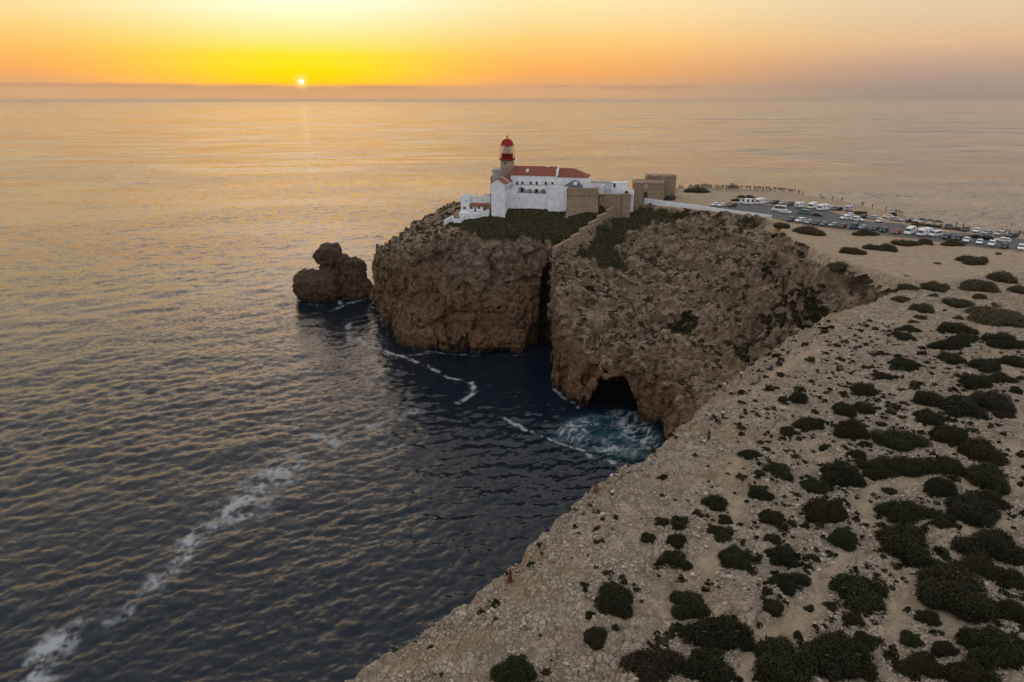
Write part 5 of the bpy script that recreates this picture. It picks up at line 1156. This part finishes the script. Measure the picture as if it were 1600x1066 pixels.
def person_meshes(pose, long=False):
    P_ = POSES[pose]; A_ = lambda k: Vector(P_[k]); L2 = lambda k: [Vector(v) for v in P_[k]]
    pel, chest, neck, head, top = A_('pel'), A_('chest'), A_('neck'), A_('head'), A_('top'); kn, an, to, el_, wr, ha = [L2(k) for k in ('knee', 'ank', 'toe', 'elb', 'wri', 'hand')]
    hips = [pel + Vector((s * P_['hip'], 0, -.03)) for s in (1, -1)]; shs = [neck + Vector((s * P_['sh'], -.01, -.07)) for s in (1, -1)]
    vs = [pel, (pel + chest) / 2, chest, neck, head, top]; es = [(0, 1), (1, 2), (2, 3), (3, 4), (4, 5)]; rs = [(.15, .11), (.13, .1), (.16, .11), .06, (.085, .1), (.06, .07)]
    for i in (0, 1):
        b = len(vs); vs += [hips[i], kn[i], an[i], to[i]]; es += [(0, b), (b, b + 1), (b + 1, b + 2), (b + 2, b + 3)]; rs += [.085, .058, .042, .035]
        b = len(vs); vs += [shs[i], el_[i], wr[i], (wr[i] + ha[i]) / 2]; es += [(2, b), (b, b + 1), (b + 1, b + 2), (b + 2, b + 3)]; rs += [.055, .043, .03, (.038, .022)]
    body = skinned('body', [tuple(v) for v in vs], es, rs)
    # five fingers on each hand
    bm = bmesh.new(); bm.from_mesh(body)
    for i in (0, 1):
        d_ = (ha[i] - wr[i]).normalized(); side = Vector((0, 1, 0)).cross(d_).normalized() if abs(d_.y) < .9 else Vector((1, 0, 0)); base = (wr[i] + ha[i]) / 2
        for f, (o_, ln, sp) in enumerate(((-.028, .07, -.012), (-.009, .082, -.003), (.01, .078, .004), (.028, .06, .012), (.04, .05, .05))):
            st = base + side * o_ - (d_ * .02 if f == 4 else Vector()); mid = st + d_ * ln * .55 + side * sp * .5; en = mid + d_ * ln * .45 + Vector((0, .02, -.012)) + side * sp * .5
            for p0, p1, r0, r1 in ((st, mid, .0095, .0085), (mid, en, .0085, .006)):
                t_ = MB().tube(p0, p1, r0, r1, 5); nv = [bm.verts.new(v) for v in t_.v]
                for fc in t_.f: bm.faces.new([nv[q] for q in fc])
    # nose and ears
    for off, r in ((Vector((0, .11, -.01)), .018), (Vector((.088, .0, .0)), .02), (Vector((-.088, .0, .0)), .02)):
        bmesh.ops.create_icosphere(bm, subdivisions=1, radius=r, matrix=Matrix.Translation(head + off))
    bm.to_mesh(body); bm.free(); body.polygons.foreach_set('use_smooth', [True] * len(body.polygons))
    vs = [(pel + chest) / 2 - (chest - pel) * .35, (pel + chest) / 2, chest, neck + (chest - neck) * .25]; es = [(0, 1), (1, 2), (2, 3)]; rs = [(.165, .13), (.15, .12), (.178, .128), .075]
    for i in (0, 1):
        b = len(vs); vs += [shs[i], shs[i].lerp(el_[i], .8)]; es += [(2, b), (b, b + 1)]; rs += [.068, .058]
    shirt = skinned('shirt', [tuple(v) for v in vs], es, rs)
    vs = [pel + (chest - pel) * .12]; es = []; rs = [(.158, .122)]
    for i in (0, 1):
        b = len(vs); vs += [hips[i], kn[i], kn[i].lerp(an[i], .9)]; es += [(0, b), (b, b + 1), (b + 1, b + 2)]; rs += [.1, .072, .058]
    trousers = skinned('trousers', [tuple(v) for v in vs], es, rs)
    bm = bmesh.new(); bmesh.ops.create_uvsphere(bm, u_segments=12, v_segments=8, radius=1, matrix=Matrix.Translation(head + Vector((0, -.025, .035))) @ Matrix.Diagonal((.1, .112, .11, 1)))
    if long: bmesh.ops.create_uvsphere(bm, u_segments=10, v_segments=6, radius=1, matrix=Matrix.Translation(head + Vector((0, -.08, -.12))) @ Matrix.Diagonal((.085, .05, .17, 1)))
    hair = bpy.data.meshes.new('hair'); bm.to_mesh(hair); bm.free()
    skirt = None
    if pose == 'stand': skirt = MB().lathe([(.15, 1.1), (.17, .92), (.22, .6), (.29, .28)], 16, caps=False).mesh('skirt', True)
    return dict(body=body, shirt=shirt, trousers=trousers, hair=hair, skirt=skirt)
PM = {k: person_meshes(k, k in ('stand', 'sit')) for k in POSES}
SKIN = mat('skin', (0.33, 0.19, 0.13), 0.6); HAIR = mat('dark_hair', (0.02, 0.014, 0.01), 0.6); HAIRB = mat('brown_hair', (0.09, 0.05, 0.025), 0.6)
CLOTH = {'white': (0.7, 0.7, 0.7), 'black': (0.012, 0.012, 0.014), 'red': (0.32, 0.03, 0.025), 'dark red': (0.12, 0.018, 0.012), 'blue jeans': (0.04, 0.06, 0.1), 'pink': (0.5, 0.28, 0.3), 'lilac': (0.36, 0.33, 0.42), 'orange-brown': (0.25, 0.1, 0.05), 'grey': (0.2, 0.2, 0.2), 'beige': (0.4, 0.33, 0.25), 'dark': (0.03, 0.03, 0.035), 'olive': (0.07, 0.07, 0.04)}
cl = lambda c: mat('cloth_' + c.replace(' ', '_').replace('-', '_'), CLOTH[c], 0.9)
def person(x, y, z, rz, pose, top_, low, label, group, hair=HAIR, scale=1.0, clothes=True):
    M_ = PM[pose]; o = bpy.data.objects.new('person', M_['body']); COL.objects.link(o)
    if not M_['body'].materials: M_['body'].materials.append(None)
    o.material_slots[0].link = 'OBJECT'; o.material_slots[0].material = SKIN
    o.location = (x, y, z); o.rotation_euler = (0, 0, rz); o.scale = (scale,) * 3; o['label'] = label; o['category'] = 'person'; o['group'] = group
    for nm, m in (('shirt', cl(top_)), ('skirt' if low.startswith('skirt') else 'trousers', cl(low.replace('skirt ', ''))), ('hair', hair)):
        if not M_[nm].materials: M_[nm].materials.append(None)
        c = bpy.data.objects.new(nm, M_[nm]); COL.objects.link(c); c.parent = o; c.material_slots[0].link = 'OBJECT'; c.material_slots[0].material = m
NEAR = [(797, 911, 'stand', 'dark red', 'skirt dark red', .9, 'lone person in a dark red dress near the cliff edge'),
 (931, 768, 'sit', 'red', 'black', .7, 'person in a red top sitting at the cliff edge'), (939, 765, 'sit', 'white', 'grey', .7, 'white-topped person sitting beside the red-topped one'),
 (955, 756, 'stand', 'white', 'beige', .8, 'person all in pale clothes standing behind the sitting group'), (957, 773, 'sit', 'white', 'black', .9, 'person in white top and black trousers sitting below the standing one'),
 (1021, 727, 'sit', 'lilac', 'blue jeans', .6, 'person in lilac sitting on the bare rock shelf'), (1026, 722, 'sit', 'pink', 'beige', .6, 'person in pink sitting on the bare rock shelf'),
 (1100, 694, 'sit', 'white', 'blue jeans', .6, 'white-topped person sitting alone by a dark standing figure'), (1107, 689, 'stand', 'black', 'black', .5, 'person in black standing behind the lone white-topped sitter'),
 (1124, 663, 'sit', 'black', 'black', .5, 'person in black sitting in front of a white-topped one'), (1129, 655, 'stand', 'white', 'black', .4, 'white-topped person standing behind a sitter in black'), (1112, 659, 'sit', 'dark', 'dark', .6, 'dark clothed person sitting left of the black and white pair'),
 (1133, 603, 'sit', 'white', 'pink', .4, 'white-topped person sitting lowest on the gully rim'), (1131, 611, 'sit', 'orange-brown', 'dark', .4, 'person in orange-brown sitting lowest on the gully rim'),
 (1157, 592, 'stand', 'white', 'dark', .4, 'person in white top and dark trousers standing on the gully rim'), (1167, 582, 'stand', 'grey', 'beige', .3, 'person in grey and beige standing on the gully rim'),
 (1185, 597, 'walk', 'orange-brown', 'olive', -.5, 'person in orange-brown walking on the flat above the gully rim'), (1200, 578, 'sit', 'lilac', 'grey', .4, 'person in lilac sitting at the upper end of the gully rim'), (1206, 577, 'sit', 'dark', 'blue jeans', .4, 'dark-topped person sitting at the upper end of the gully rim')]
for px, py, pose, a, b, rz, lab in NEAR:
    x, y, z = on_plateau(px, py); person(x, y, z - .03, rz, pose, a, b, lab, 'people along the near cliff edge', HAIRB if px % 3 == 0 else HAIR, 1.02)
# far crowd watching the sunset
crowd = [(1061, 291.5), (1064, 292), (1067, 291.5)]
for k in range(88): crowd.append((1076 + k * 2.05 + random.uniform(-1.4, 1.4), 0))
crowd += [(1281.5, 0), (1284, 0), (1287, 0), (1290, 0), (1301, 0), (1316, 0), (1346, 0), (1349, 0), (1364, 0), (1383, 0), (1398, 0), (1401, 0), (1406, 0), (1409, 0)]
FX = sorted((x, y) for x, y in FAR_RIM)
for px, py in crowd:
    py = float(np.interp(px, [f[0] for f in FX], [f[1] for f in FX])) + random.uniform(0.4, 1.9)
    x, y, z = on_plateau(px, py)
    person(x, y, z - .03, random.uniform(-.4, .6), random.choice(['stand', 'stand', 'raise', 'stand', 'sit', 'walk']), random.choice(['dark', 'black', 'black', 'dark', 'dark red', 'olive']), random.choice(['dark', 'black']),
           'dark silhouetted person on the far cliff edge beyond the car park', 'crowd watching the sunset', HAIR, random.uniform(1.04, 1.16))
for px, py in ((1437, 355), (1441, 354), (1444, 355), (1456, 356), (1467, 357), (1470, 357.5), (1459, 357)):
    x, y, z = on_plateau(px, py); person(x, y, z, random.uniform(-3, 3), random.choice(['stand', 'walk']), random.choice(['dark', 'black', 'grey']), 'dark', 'dark clothed person among the market stalls', 'people at the market stalls', HAIR, 1.04)
for px, py in ((1497, 349.5), (1505, 351), (1566, 364), (1571, 364), (1575, 365), (1591, 366), (1595, 366), (1598, 366.5)):
    x, y, z = on_plateau(px, py); person(x, y, z - .03, random.uniform(-.4, .6), random.choice(['stand', 'raise']), 'dark', 'black', 'dark silhouetted person at the cliff edge behind the back row of cars', 'people behind the back row', HAIR, 1.04)
# ------------------------------------------------------------------ shrubs
def leaf_mat(name, lo, hi):
    m = bpy.data.materials.new(name); m.use_nodes = True; tr = NT(m.node_tree); b = m.node_tree.nodes['Principled BSDF']; lk = m.node_tree.links.new
    tint = tr.n('ShaderNodeAttribute', attribute_name='tint').outputs['Fac']
    oi = tr.n('ShaderNodeObjectInfo').outputs['Random']
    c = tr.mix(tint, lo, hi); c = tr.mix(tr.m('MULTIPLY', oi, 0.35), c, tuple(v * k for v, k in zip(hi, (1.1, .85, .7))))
    lk(c, b.inputs['Base Color']); b.inputs['Roughness'].default_value = 0.8; b.inputs['Specular IOR Level'].default_value = 0.2
    return m
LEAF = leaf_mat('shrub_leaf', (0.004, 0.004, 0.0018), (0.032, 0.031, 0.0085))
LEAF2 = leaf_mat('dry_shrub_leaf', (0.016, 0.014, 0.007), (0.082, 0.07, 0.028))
LEAF3 = leaf_mat('grey_shrub_leaf', (0.006, 0.006, 0.003), (0.038, 0.034, 0.015)); LEAF4 = leaf_mat('fresh_shrub_leaf', (0.005, 0.0056, 0.002), (0.037, 0.040, 0.010))
GREENLEAF = leaf_mat('mat_plant_leaf', (0.018, 0.019, 0.008), (0.08, 0.072, 0.03))
STEM = mat('shrub_stem', (0.07, 0.05, 0.035), 0.9)
def foliage(seed, n, size, lobes, flat=0.0):
    """leaf sprays spread through the lumpy dome of one shrub (unit radius, unit height)"""
    r = np.random.default_rng(seed); L = []
    for k in range(lobes):
        a = r.uniform(0, 2 * np.pi); d = 0 if k == 0 else r.uniform(.3, .78); rad = r.uniform(.2, .46) if k else .58
        L.append((d * np.cos(a), d * np.sin(a), rad, r.uniform(.55, 1.0) * (1.0 - .4 * d)))
    L = np.array(L); w = L[:, 2] ** 2; pick = r.choice(len(L), n, p=w / w.sum())
    dirs = r.normal(size=(n, 3)); dirs[:, 2] = np.abs(dirs[:, 2]) * .9 + .02; dirs /= np.linalg.norm(dirs, axis=1)[:, None]
    q = L[pick]; rr = r.uniform(.80, 1.05, n) ** .8 * np.where(r.uniform(size=n) < .12, r.uniform(1, 1.28, n), 1)
    lump = 1 + .16 * fbm(q[:, 0] * 3 + dirs[:, 0] * 2.6, q[:, 1] * 3 + dirs[:, 1] * 2.6, dirs[:, 2] * 2.6, oct=3)
    c = np.stack([q[:, 0] + dirs[:, 0] * q[:, 2] * rr * lump, q[:, 1] + dirs[:, 1] * q[:, 2] * rr * lump, dirs[:, 2] * q[:, 3] * rr * lump], 1)
    # every spray is a small bent quad
    nrm = dirs + r.normal(size=(n, 3)) * .7; nrm /= np.linalg.norm(nrm, axis=1)[:, None]
    t1 = np.cross(nrm, r.normal(size=(n, 3))); t1 /= np.linalg.norm(t1, axis=1)[:, None]; t2 = np.cross(nrm, t1)
    s = (size * r.uniform(.5, 1.35, n))[:, None]
    P4 = np.stack([c - t1 * s - t2 * s * .45, c + t1 * s * .3 - t2 * s * .6, c + t1 * s + t2 * s * .4 + nrm * s * .35, c - t1 * s * .3 + t2 * s * .6], 1)
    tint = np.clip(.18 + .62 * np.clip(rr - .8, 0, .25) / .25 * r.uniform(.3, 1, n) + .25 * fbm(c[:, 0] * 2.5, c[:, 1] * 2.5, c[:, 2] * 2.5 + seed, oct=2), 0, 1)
    # solid heart of twigs so that the ground does not show through
    core_v, core_q = [], []
    for (x, y, rad, hz) in L:
        b = len(core_v); nu, nv = 12, 5
        for j in range(nv + 1):
            ph = math.pi / 2 * j / nv
            for i in range(nu): core_v.append((x + .82 * rad * math.cos(ph) * math.cos(2 * math.pi * i / nu), y + .82 * rad * math.cos(ph) * math.sin(2 * math.pi * i / nu), .82 * hz * math.sin(ph) - .05))
        core_q += [(b + j * nu + i, b + j * nu + (i + 1) % nu, b + (j + 1) * nu + (i + 1) % nu, b + (j + 1) * nu + i) for j in range(nv) for i in range(nu)]
    co = np.concatenate([P4.reshape(-1, 3), np.array(core_v)]); qd = np.concatenate([np.arange(n * 4).reshape(n, 4), np.array(core_q) + n * 4])
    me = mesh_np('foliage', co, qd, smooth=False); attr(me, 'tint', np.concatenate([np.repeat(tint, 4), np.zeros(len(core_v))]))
    return me
VAR = [foliage(100 + k, 11500, .033, (6, 9, 12, 7, 14, 10, 16)[k]) for k in range(7)]
VARF = [foliage(200 + k, 2600, .06, (3, 5, 7, 4)[k]) for k in range(4)]
for me in VAR + VARF: me.materials.append(None)
def stem_mesh(seed):
    r = random.Random(seed); m = MB(); m.tube((0, 0, -.1), (0, 0, .25), .07, .05, 6)
    for k in range(6):
        a = r.uniform(0, 6.28); d = r.uniform(.3, .6); m.tube((0, 0, .2), (d * math.cos(a), d * math.sin(a), r.uniform(.4, .6)), .045, .02, 5)
    me = m.mesh('stem'); me.materials.append(STEM); return me
STEMS = [stem_mesh(k) for k in range(3)]
Z8 = [(505,75,130,75),(385,195,180,130),(450,125,90,70),(568,195,145,130),(500,285,125,105),(610,32,80,55),(752,102,60,45),(870,25,170,75),(1055,60,220,110),(830,205,215,115),(960,185,150,110),(1090,165,270,110),(890,130,90,50),(710,255,135,75),
 (745,352,260,105),(835,460,140,110),(310,325,125,110),(325,440,130,110),(350,395,80,60),(90,397,75,48),(165,430,80,50),(35,475,85,80),(150,480,120,70),(145,565,175,115),(388,545,160,105),(540,390,140,80),(545,475,90,60),(575,545,165,110),(708,553,75,52),
 (1022,275,70,50),(1090,360,190,110),(1095,490,260,170),(1230,390,110,90),(1350,350,200,120),(1225,255,170,80),(1265,165,130,85),(1270,50,190,80),(1405,115,190,100),(1430,220,180,110),(1430,315,150,85),(205,735,200,150),(330,850,310,180),(620,650,160,110),
 (520,690,70,50),(890,670,240,180),(545,760,110,80),(695,760,55,45),(790,750,70,60),(60,990,240,200),(290,1000,240,180),(580,975,260,240),(820,940,270,250),(915,880,100,100),(880,805,100,60),(645,870,60,50),(1300,690,290,240),(1230,600,130,90),(1435,490,230,170),
 (1380,580,180,140),(1530,640,130,150),(1520,770,130,130),(1440,910,250,160),(1180,800,110,70),(1100,880,110,70),(1150,980,180,120),(1350,1030,200,110),(1255,925,130,70),(1560,130,45,30),(1560,250,40,60),(1530,900,120,90),(435,320,32,28),(680,420,60,40),(630,430,40,30),(985,525,40,32)]
Z6 = [(1175,710,210,180),(1105,880,135,100),(1080,790,60,50),(765,780,115,65),(785,1010,225,150),(875,512,40,45),(445,922,45,35),(1055,672,50,35)]
Z7 = [(1195,235,130,60),(1255,370,170,80),(1140,418,105,75),(1328,510,80,55)]
ZA = [(140,38,110,40),(285,68,195,65),(565,77,120,35),(515,172,150,55),(600,150,90,40),(680,158,125,50),(780,130,140,37),(880,122,95,32),(1022,130,105,40),(1122,213,155,48),(440,255,155,50),(592,325,70,35),(800,357,120,48),(930,357,145,55),(1155,348,225,65),(1290,305,155,55),
 (1375,373,110,40),(765,418,90,42),(935,403,55,40),(1050,437,140,75),(1168,408,90,28),(870,465,125,50),(860,515,80,32),(985,482,40,18),(1240,500,340,135),(1060,520,70,45),(1060,572,205,75),(790,572,115,40),(768,612,145,65),(1075,628,165,40),(1020,660,210,65),(815,540,70,22),
 (650,705,80,38),(1015,725,150,60),(1185,757,175,65),(775,762,165,72),(1265,822,140,60),(655,817,115,50),(730,825,50,30),(1135,852,230,60),(555,887,195,70),(1290,640,200,90),(1350,740,130,80),(1360,900,80,90),(470,1000,150,110),(560,985,130,95),(930,940,200,100),(1060,975,250,150),
 (1230,950,220,110),(1285,1020,110,80),(900,1030,160,100),(775,962,50,35),(640,985,40,22),(710,1010,60,50),(950,235,40,14),(1265,186,40,14),(1385,650,60,70),(1380,830,60,40)]
FAR_S = [(1090, 297, 46, 12, 1), (1345, 332, 24, 13, 1), (1394, 335, 22, 8, 1), (1150, 312, 18, 10, 1), (968, 285, 14, 6, 0)]
ALLS = [(1000 + x / 2.625, 660 + y / 2.625, w / 2.625, h / 2.625, 0) for x, y, w, h in Z8] + [(500 + x / 2.562, 650 + y / 2.562, w / 2.562, h / 2.562, 0) for x, y, w, h in Z6] + \
       [(900 + x / 3.4375, 550 + y / 3.4375, w / 3.4375, h / 3.4375, 0) for x, y, w, h in Z7] + [(1180 + x / 3.331, 340 + y / 3.331, w / 3.331, h / 3.331, 1 if y < 560 else 0) for x, y, w, h in ZA] + FAR_S[:4]
BANDS = [(345, 'seaward side of the car park'), (374, 'beside the front car row'), (412, 'on the sandy clearing'), (445, 'by the gully head'), (475, 'along the trail bend'), (508, 'below the trail bend'), (535, 'left of the broad brown mat'), (572, 'level with the gully top'),
         (600, 'level with the rim walkers'), (632, 'below the rim walkers'), (668, 'by the black and white pair'), (700, 'by the lone white-topped sitter'), (735, 'level with the lilac sitter'), (775, 'level with the red-topped sitter'),
         (815, 'just below the red-topped sitter'), (855, 'halfway to the red dress'), (895, 'just above the red dress'), (935, 'level with the red dress'), (985, 'just below the red dress'), (1100, 'along the bottom edge')]
rowsS = {}
for s_ in ALLS:
    for lim, nm in BANDS:
        if s_[1] < lim: rowsS.setdefault(nm, []).append(s_); break
k_ = 0
for nm, lst in rowsS.items():
    lst.sort()
    for i, (cx, cy, w, h, dry) in enumerate(lst):
        rr_ = ray(cx, cy); dn = -rr_[2] / math.sqrt(sum(v * v for v in rr_)); cs = math.sqrt(1 - dn * dn)
        x0, y0, z0 = UZ(cx, cy, 62.2); slant = math.sqrt(x0 * x0 + y0 * y0 + (CAM_H - z0) ** 2); s = slant / FPX * 1.0
        W_ = w * s; hgt = W_ * (.25 if dry or cy < 600 else .35) * random.uniform(.85, 1.1)
        dep = (h * s - hgt * .45 * cs) / dn; dep = min(max(dep * .9, .5 * W_), 1.0 * W_); hgt = min(hgt, .9 * dep, 2.4)
        x, y, z = on_plateau(cx, min(cy + hgt * .42 * cs / s, 1085)) if cy < 1060 else UZ(cx, cy + hgt * .42 * cs / s, 62.05)
        size = 'tiny' if w < 18 else 'small' if w < 36 else 'medium' if w < 66 else 'large'
        shape = 'flat' if hgt < .26 * W_ else 'rounded'
        colr = 'olive-brown' if dry else 'dark green'
        where = ('the only one ' if len(lst) == 1 else ORD(i + 1) + ' ' if i + 1 < len(lst) else 'rightmost ') + nm
        t = empty('shrub', (x, y, z - .12), random.uniform(-.25, .25) + (math.pi if random.random() < .5 else 0), label=f'{size} {shape} {colr} shrub, {where}', category='shrub', group='shrubs on the plateau')
        me = (VAR if W_ * FPX / slant > 26 else VARF); me = me[k_ % len(me)]; k_ += 1
        o = bpy.data.objects.new('foliage', me); COL.objects.link(o); o.parent = t; o.scale = (W_ / 2 * .86, dep / 2 * .9, hgt * 1.05)
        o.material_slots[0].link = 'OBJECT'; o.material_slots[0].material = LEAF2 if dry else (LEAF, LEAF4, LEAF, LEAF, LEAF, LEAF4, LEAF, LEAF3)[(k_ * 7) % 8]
        if w > 30:
            o2 = bpy.data.objects.new('stem', STEMS[k_ % 3]); COL.objects.link(o2); o2.parent = t; o2.scale = (W_ / 2, dep / 2, hgt)

# ------------------------------------------------------------------ uncountable ground cover
def tufts(name, P0, size, per, mat_, label, up=.7, flat=.6):
    """many small clumps of leaf blades as one mesh"""
    n = len(P0); r = np.random.default_rng(n); c = np.repeat(P0, per, 0); s = np.repeat(size, per)
    N_ = n * per; d_ = r.normal(size=(N_, 3)); d_[:, 2] = np.abs(d_[:, 2]) * up; d_ /= np.linalg.norm(d_, axis=1)[:, None]
    c = c + d_ * (s * r.uniform(.3, 1, N_))[:, None] * np.array([1, 1, flat])
    nr = d_ + r.normal(size=(N_, 3)) * .6; nr /= np.linalg.norm(nr, axis=1)[:, None]; t1 = np.cross(nr, r.normal(size=(N_, 3))); t1 /= np.linalg.norm(t1, axis=1)[:, None]; t2 = np.cross(nr, t1)
    q = (s * r.uniform(.28, .6, N_))[:, None]
    V = np.stack([c - t1 * q - t2 * q * .5, c + t1 * q - t2 * q * .5, c + t1 * q * .7 + t2 * q * .6, c - t1 * q * .7 + t2 * q * .6], 1).reshape(-1, 3)
    me = mesh_np(name, V, np.arange(N_ * 4).reshape(N_, 4), smooth=False); attr(me, 'tint', np.repeat(np.clip(r.uniform(0, 1, n)[:, None] * .6 + r.uniform(0, .5, (n, per)), 0, 1).ravel(), 4))
    link(name, me, mat_, kind='stuff', label=label, category='plants')
def inpoly(poly, n):
    a = np.array(poly); lo, hi = a.min(0), a.max(0); r = np.random.default_rng(n); p = lo + r.uniform(size=(n * 3, 2)) * (hi - lo); return p[sdf(poly, p[:, 0], p[:, 1]) > -1.0][:n]
HL = bpy.data.objects['headland'].data
hv = np.empty(len(HL.vertices) * 3, np.float32); HL.vertices.foreach_get('co', hv); hv = hv.reshape(-1, 3)
hn = np.empty(len(HL.vertices) * 3, np.float32); HL.vertices.foreach_get('normal', hn); hn = hn.reshape(-1, 3)
ga = np.empty(len(hv), np.float32); HL.attributes['green'].data.foreach_get('value', ga); fa_ = np.empty(len(hv), np.float32); HL.attributes['face'].data.foreach_get('value', fa_); sa_ = np.empty(len(hv), np.float32); HL.attributes['sand'].data.foreach_get('value', sa_)
gi = np.nonzero((ga > .5) & (hn[:, 2] > .3))[0]; gi = RNG.choice(gi, min(len(gi), 9000), replace=False)
tufts('green_mat_plants', hv[gi], RNG.uniform(.35, .8, len(gi)), 7, GREENLEAF, 'low green mat plants covering the slope below the white houses')
dn_ = fbm(hv[:, 0] / 7, hv[:, 1] / 9, oct=3, gain=.6)
si = np.nonzero((ga < .4) & (fa_ < .35) & (sa_ < .3) & (hn[:, 2] > .5) & (dn_ > .05) & (hv[:, 2] > 18))[0]; si = RNG.choice(si, min(len(si), 5600), replace=False)
tufts('slope_scrub', hv[si], RNG.uniform(.25, 1.1, len(si)) ** 1.3, 12, LEAF2, 'patchy dry scrub growing over the eroded slope')
# darker bushes in the gully head and hollows
gz = [[ground_hit(*q)[:2] for q in pl_] for pl_ in ([(1190, 470), (1240, 440), (1330, 447), (1345, 460), (1262, 476), (1205, 505)], [(1032, 508), (1070, 492), (1092, 498), (1082, 520), (1048, 526)], [(1150, 535), (1178, 520), (1186, 545), (1160, 560)], [(905, 455), (925, 440), (932, 452), (918, 460)], [(1190, 410), (1212, 396), (1220, 412), (1200, 424)])]
gm = np.max([sdf(pl_, hv[:, 0], hv[:, 1]) for pl_ in gz], 0) + .8 * fbm(hv[:, 0] / 4, hv[:, 1] / 4, oct=2)
bi = np.nonzero((gm > 0) & (hn[:, 2] > .2) & (fa_ < .7))[0]; bi = RNG.choice(bi, min(len(bi), 1100), replace=False)
tufts('hollow_bushes', hv[bi], RNG.uniform(.5, 1.15, len(bi)), 14, LEAF, 'dense dark bushes filling the hollows of the eroded slope')
def rubble(name, P0, sz, label, lo, hi, seed):
    r = np.random.default_rng(seed); n = len(P0); base = np.array([(1, 0, 0), (-1, 0, 0), (0, 1, 0), (0, -1, 0), (0, 0, 1), (0, 0, -1), (.6, .6, .55), (-.6, .55, .6)])
    F_ = np.array([(6, 0, 2), (6, 2, 4), (6, 4, 0), (7, 2, 1), (7, 1, 4), (7, 4, 2), (0, 4, 3), (1, 3, 4), (0, 3, 5), (3, 1, 5), (1, 2, 5), (2, 0, 5)])
    v = base[None] * (1 + r.normal(size=(n, 8, 3)) * .22) * sz[:, None, None] * np.stack([r.uniform(.8, 1.4, n), r.uniform(.8, 1.4, n), r.uniform(.45, .85, n)], 1)[:, None]
    a = r.uniform(0, 6.28, n); ca, sa = np.cos(a)[:, None], np.sin(a)[:, None]
    V = np.stack([v[..., 0] * ca - v[..., 1] * sa, v[..., 0] * sa + v[..., 1] * ca, v[..., 2]], -1) + P0[:, None] + np.array([0, 0, .03]); V[..., :2] += r.normal(size=(n, 1, 2)) * .12
    me = mesh_np(name, V.reshape(-1, 3), tris=(np.arange(n)[:, None, None] * 8 + F_[None]).reshape(-1, 3), smooth=False); attr(me, 'tint', np.repeat(r.uniform(0, 1, n) ** 1.2, 8))
    m = bpy.data.materials.new(name); m.use_nodes = True; tr = NT(m.node_tree); b = m.node_tree.nodes['Principled BSDF']
    m.node_tree.links.new(tr.mix(tr.n('ShaderNodeAttribute', attribute_name='tint').outputs['Fac'], lo, hi), b.inputs['Base Color']); b.inputs['Roughness'].default_value = .95
    link(name, me, m, kind='stuff', label=label, category='stones')
ri = np.nonzero((ga < .4) & (fa_ < .35) & (sa_ < .4) & (hn[:, 2] > .3) & (hv[:, 2] > 14) & (hv[:, 1] < 320) & (fbm(hv[:, 0] / 8 + 3, hv[:, 1] / 8, oct=3) > -.15))[0]; ri = RNG.choice(ri, min(len(ri), 9000), replace=False)
rubble('slope_rubble', hv[ri], np.clip(RNG.lognormal(-1.75, .6, len(ri)), .08, .9), 'broken pale rock littering the eroded slope', (0.12, 0.082, 0.05), (0.31, 0.235, 0.155), 21)
# stones and small tufts on the near plateau
pm = np.zeros(len(PV), np.float32); bpy.data.objects['plateau'].data.attributes['path'].data.foreach_get('value', pm)
dd_ = np.hypot(PV[:, 0], PV[:, 1]); dens = fbm(PV[:, 0] / 6, PV[:, 1] / 6, oct=3)
right = sstep(PV[:, 0] - PV[:, 1] * .35, -8, 14)
def scatter(n, wgt, seed):
    r = np.random.default_rng(seed); area = dd_ ** 3; w_ = wgt * area * (dd_ < 160); return r.choice(len(PV), n, replace=False, p=w_ / w_.sum())
ok_ = (pm < .35) & (PV[:, 2] > 60.2)
st = scatter(42000, ok_ * np.clip(.25 + 1.8 * dens + .6 * right, .02, 2.5) / (1 + (dd_ / 70) ** 2), 5)
rubble('loose_stones', PV[st], np.clip(np.random.default_rng(9).lognormal(-2.6, .5, len(st)), .035, .28), 'loose pale limestone rubble strewn over the plateau', (0.17, 0.132, 0.092), (0.46, 0.38, 0.285), 9)
tf = scatter(3600, ok_ * np.clip(.05 + dens * 1.2 + right * 1.3, .01, 2) / (1 + (dd_ / 60) ** 2), 6)
tufts('small_tufts', PV[tf], np.clip(RNG.lognormal(-1.45, .6, len(tf)), .08, .9), 22, LEAF, 'tiny dark plants scattered between the stones')

# ------------------------------------------------------------------ sea haze
hz = MB().box(-52000, 52000, -400, 62000, -8, 130).mesh('haze'); hm = bpy.data.materials.new('haze'); hm.use_nodes = True; ht = hm.node_tree; ht.nodes.clear()
pv = ht.nodes.new('ShaderNodeVolumePrincipled'); pv.inputs['Color'].default_value = (0.95, 0.78, 0.62, 1); pv.inputs['Density'].default_value = 1.9e-5; pv.inputs['Anisotropy'].default_value = 0.3
ht.links.new(pv.outputs[0], ht.nodes.new('ShaderNodeOutputMaterial').inputs['Volume'])
link('haze', hz, hm, kind='stuff', label='thin warm haze over the sea', category='haze')
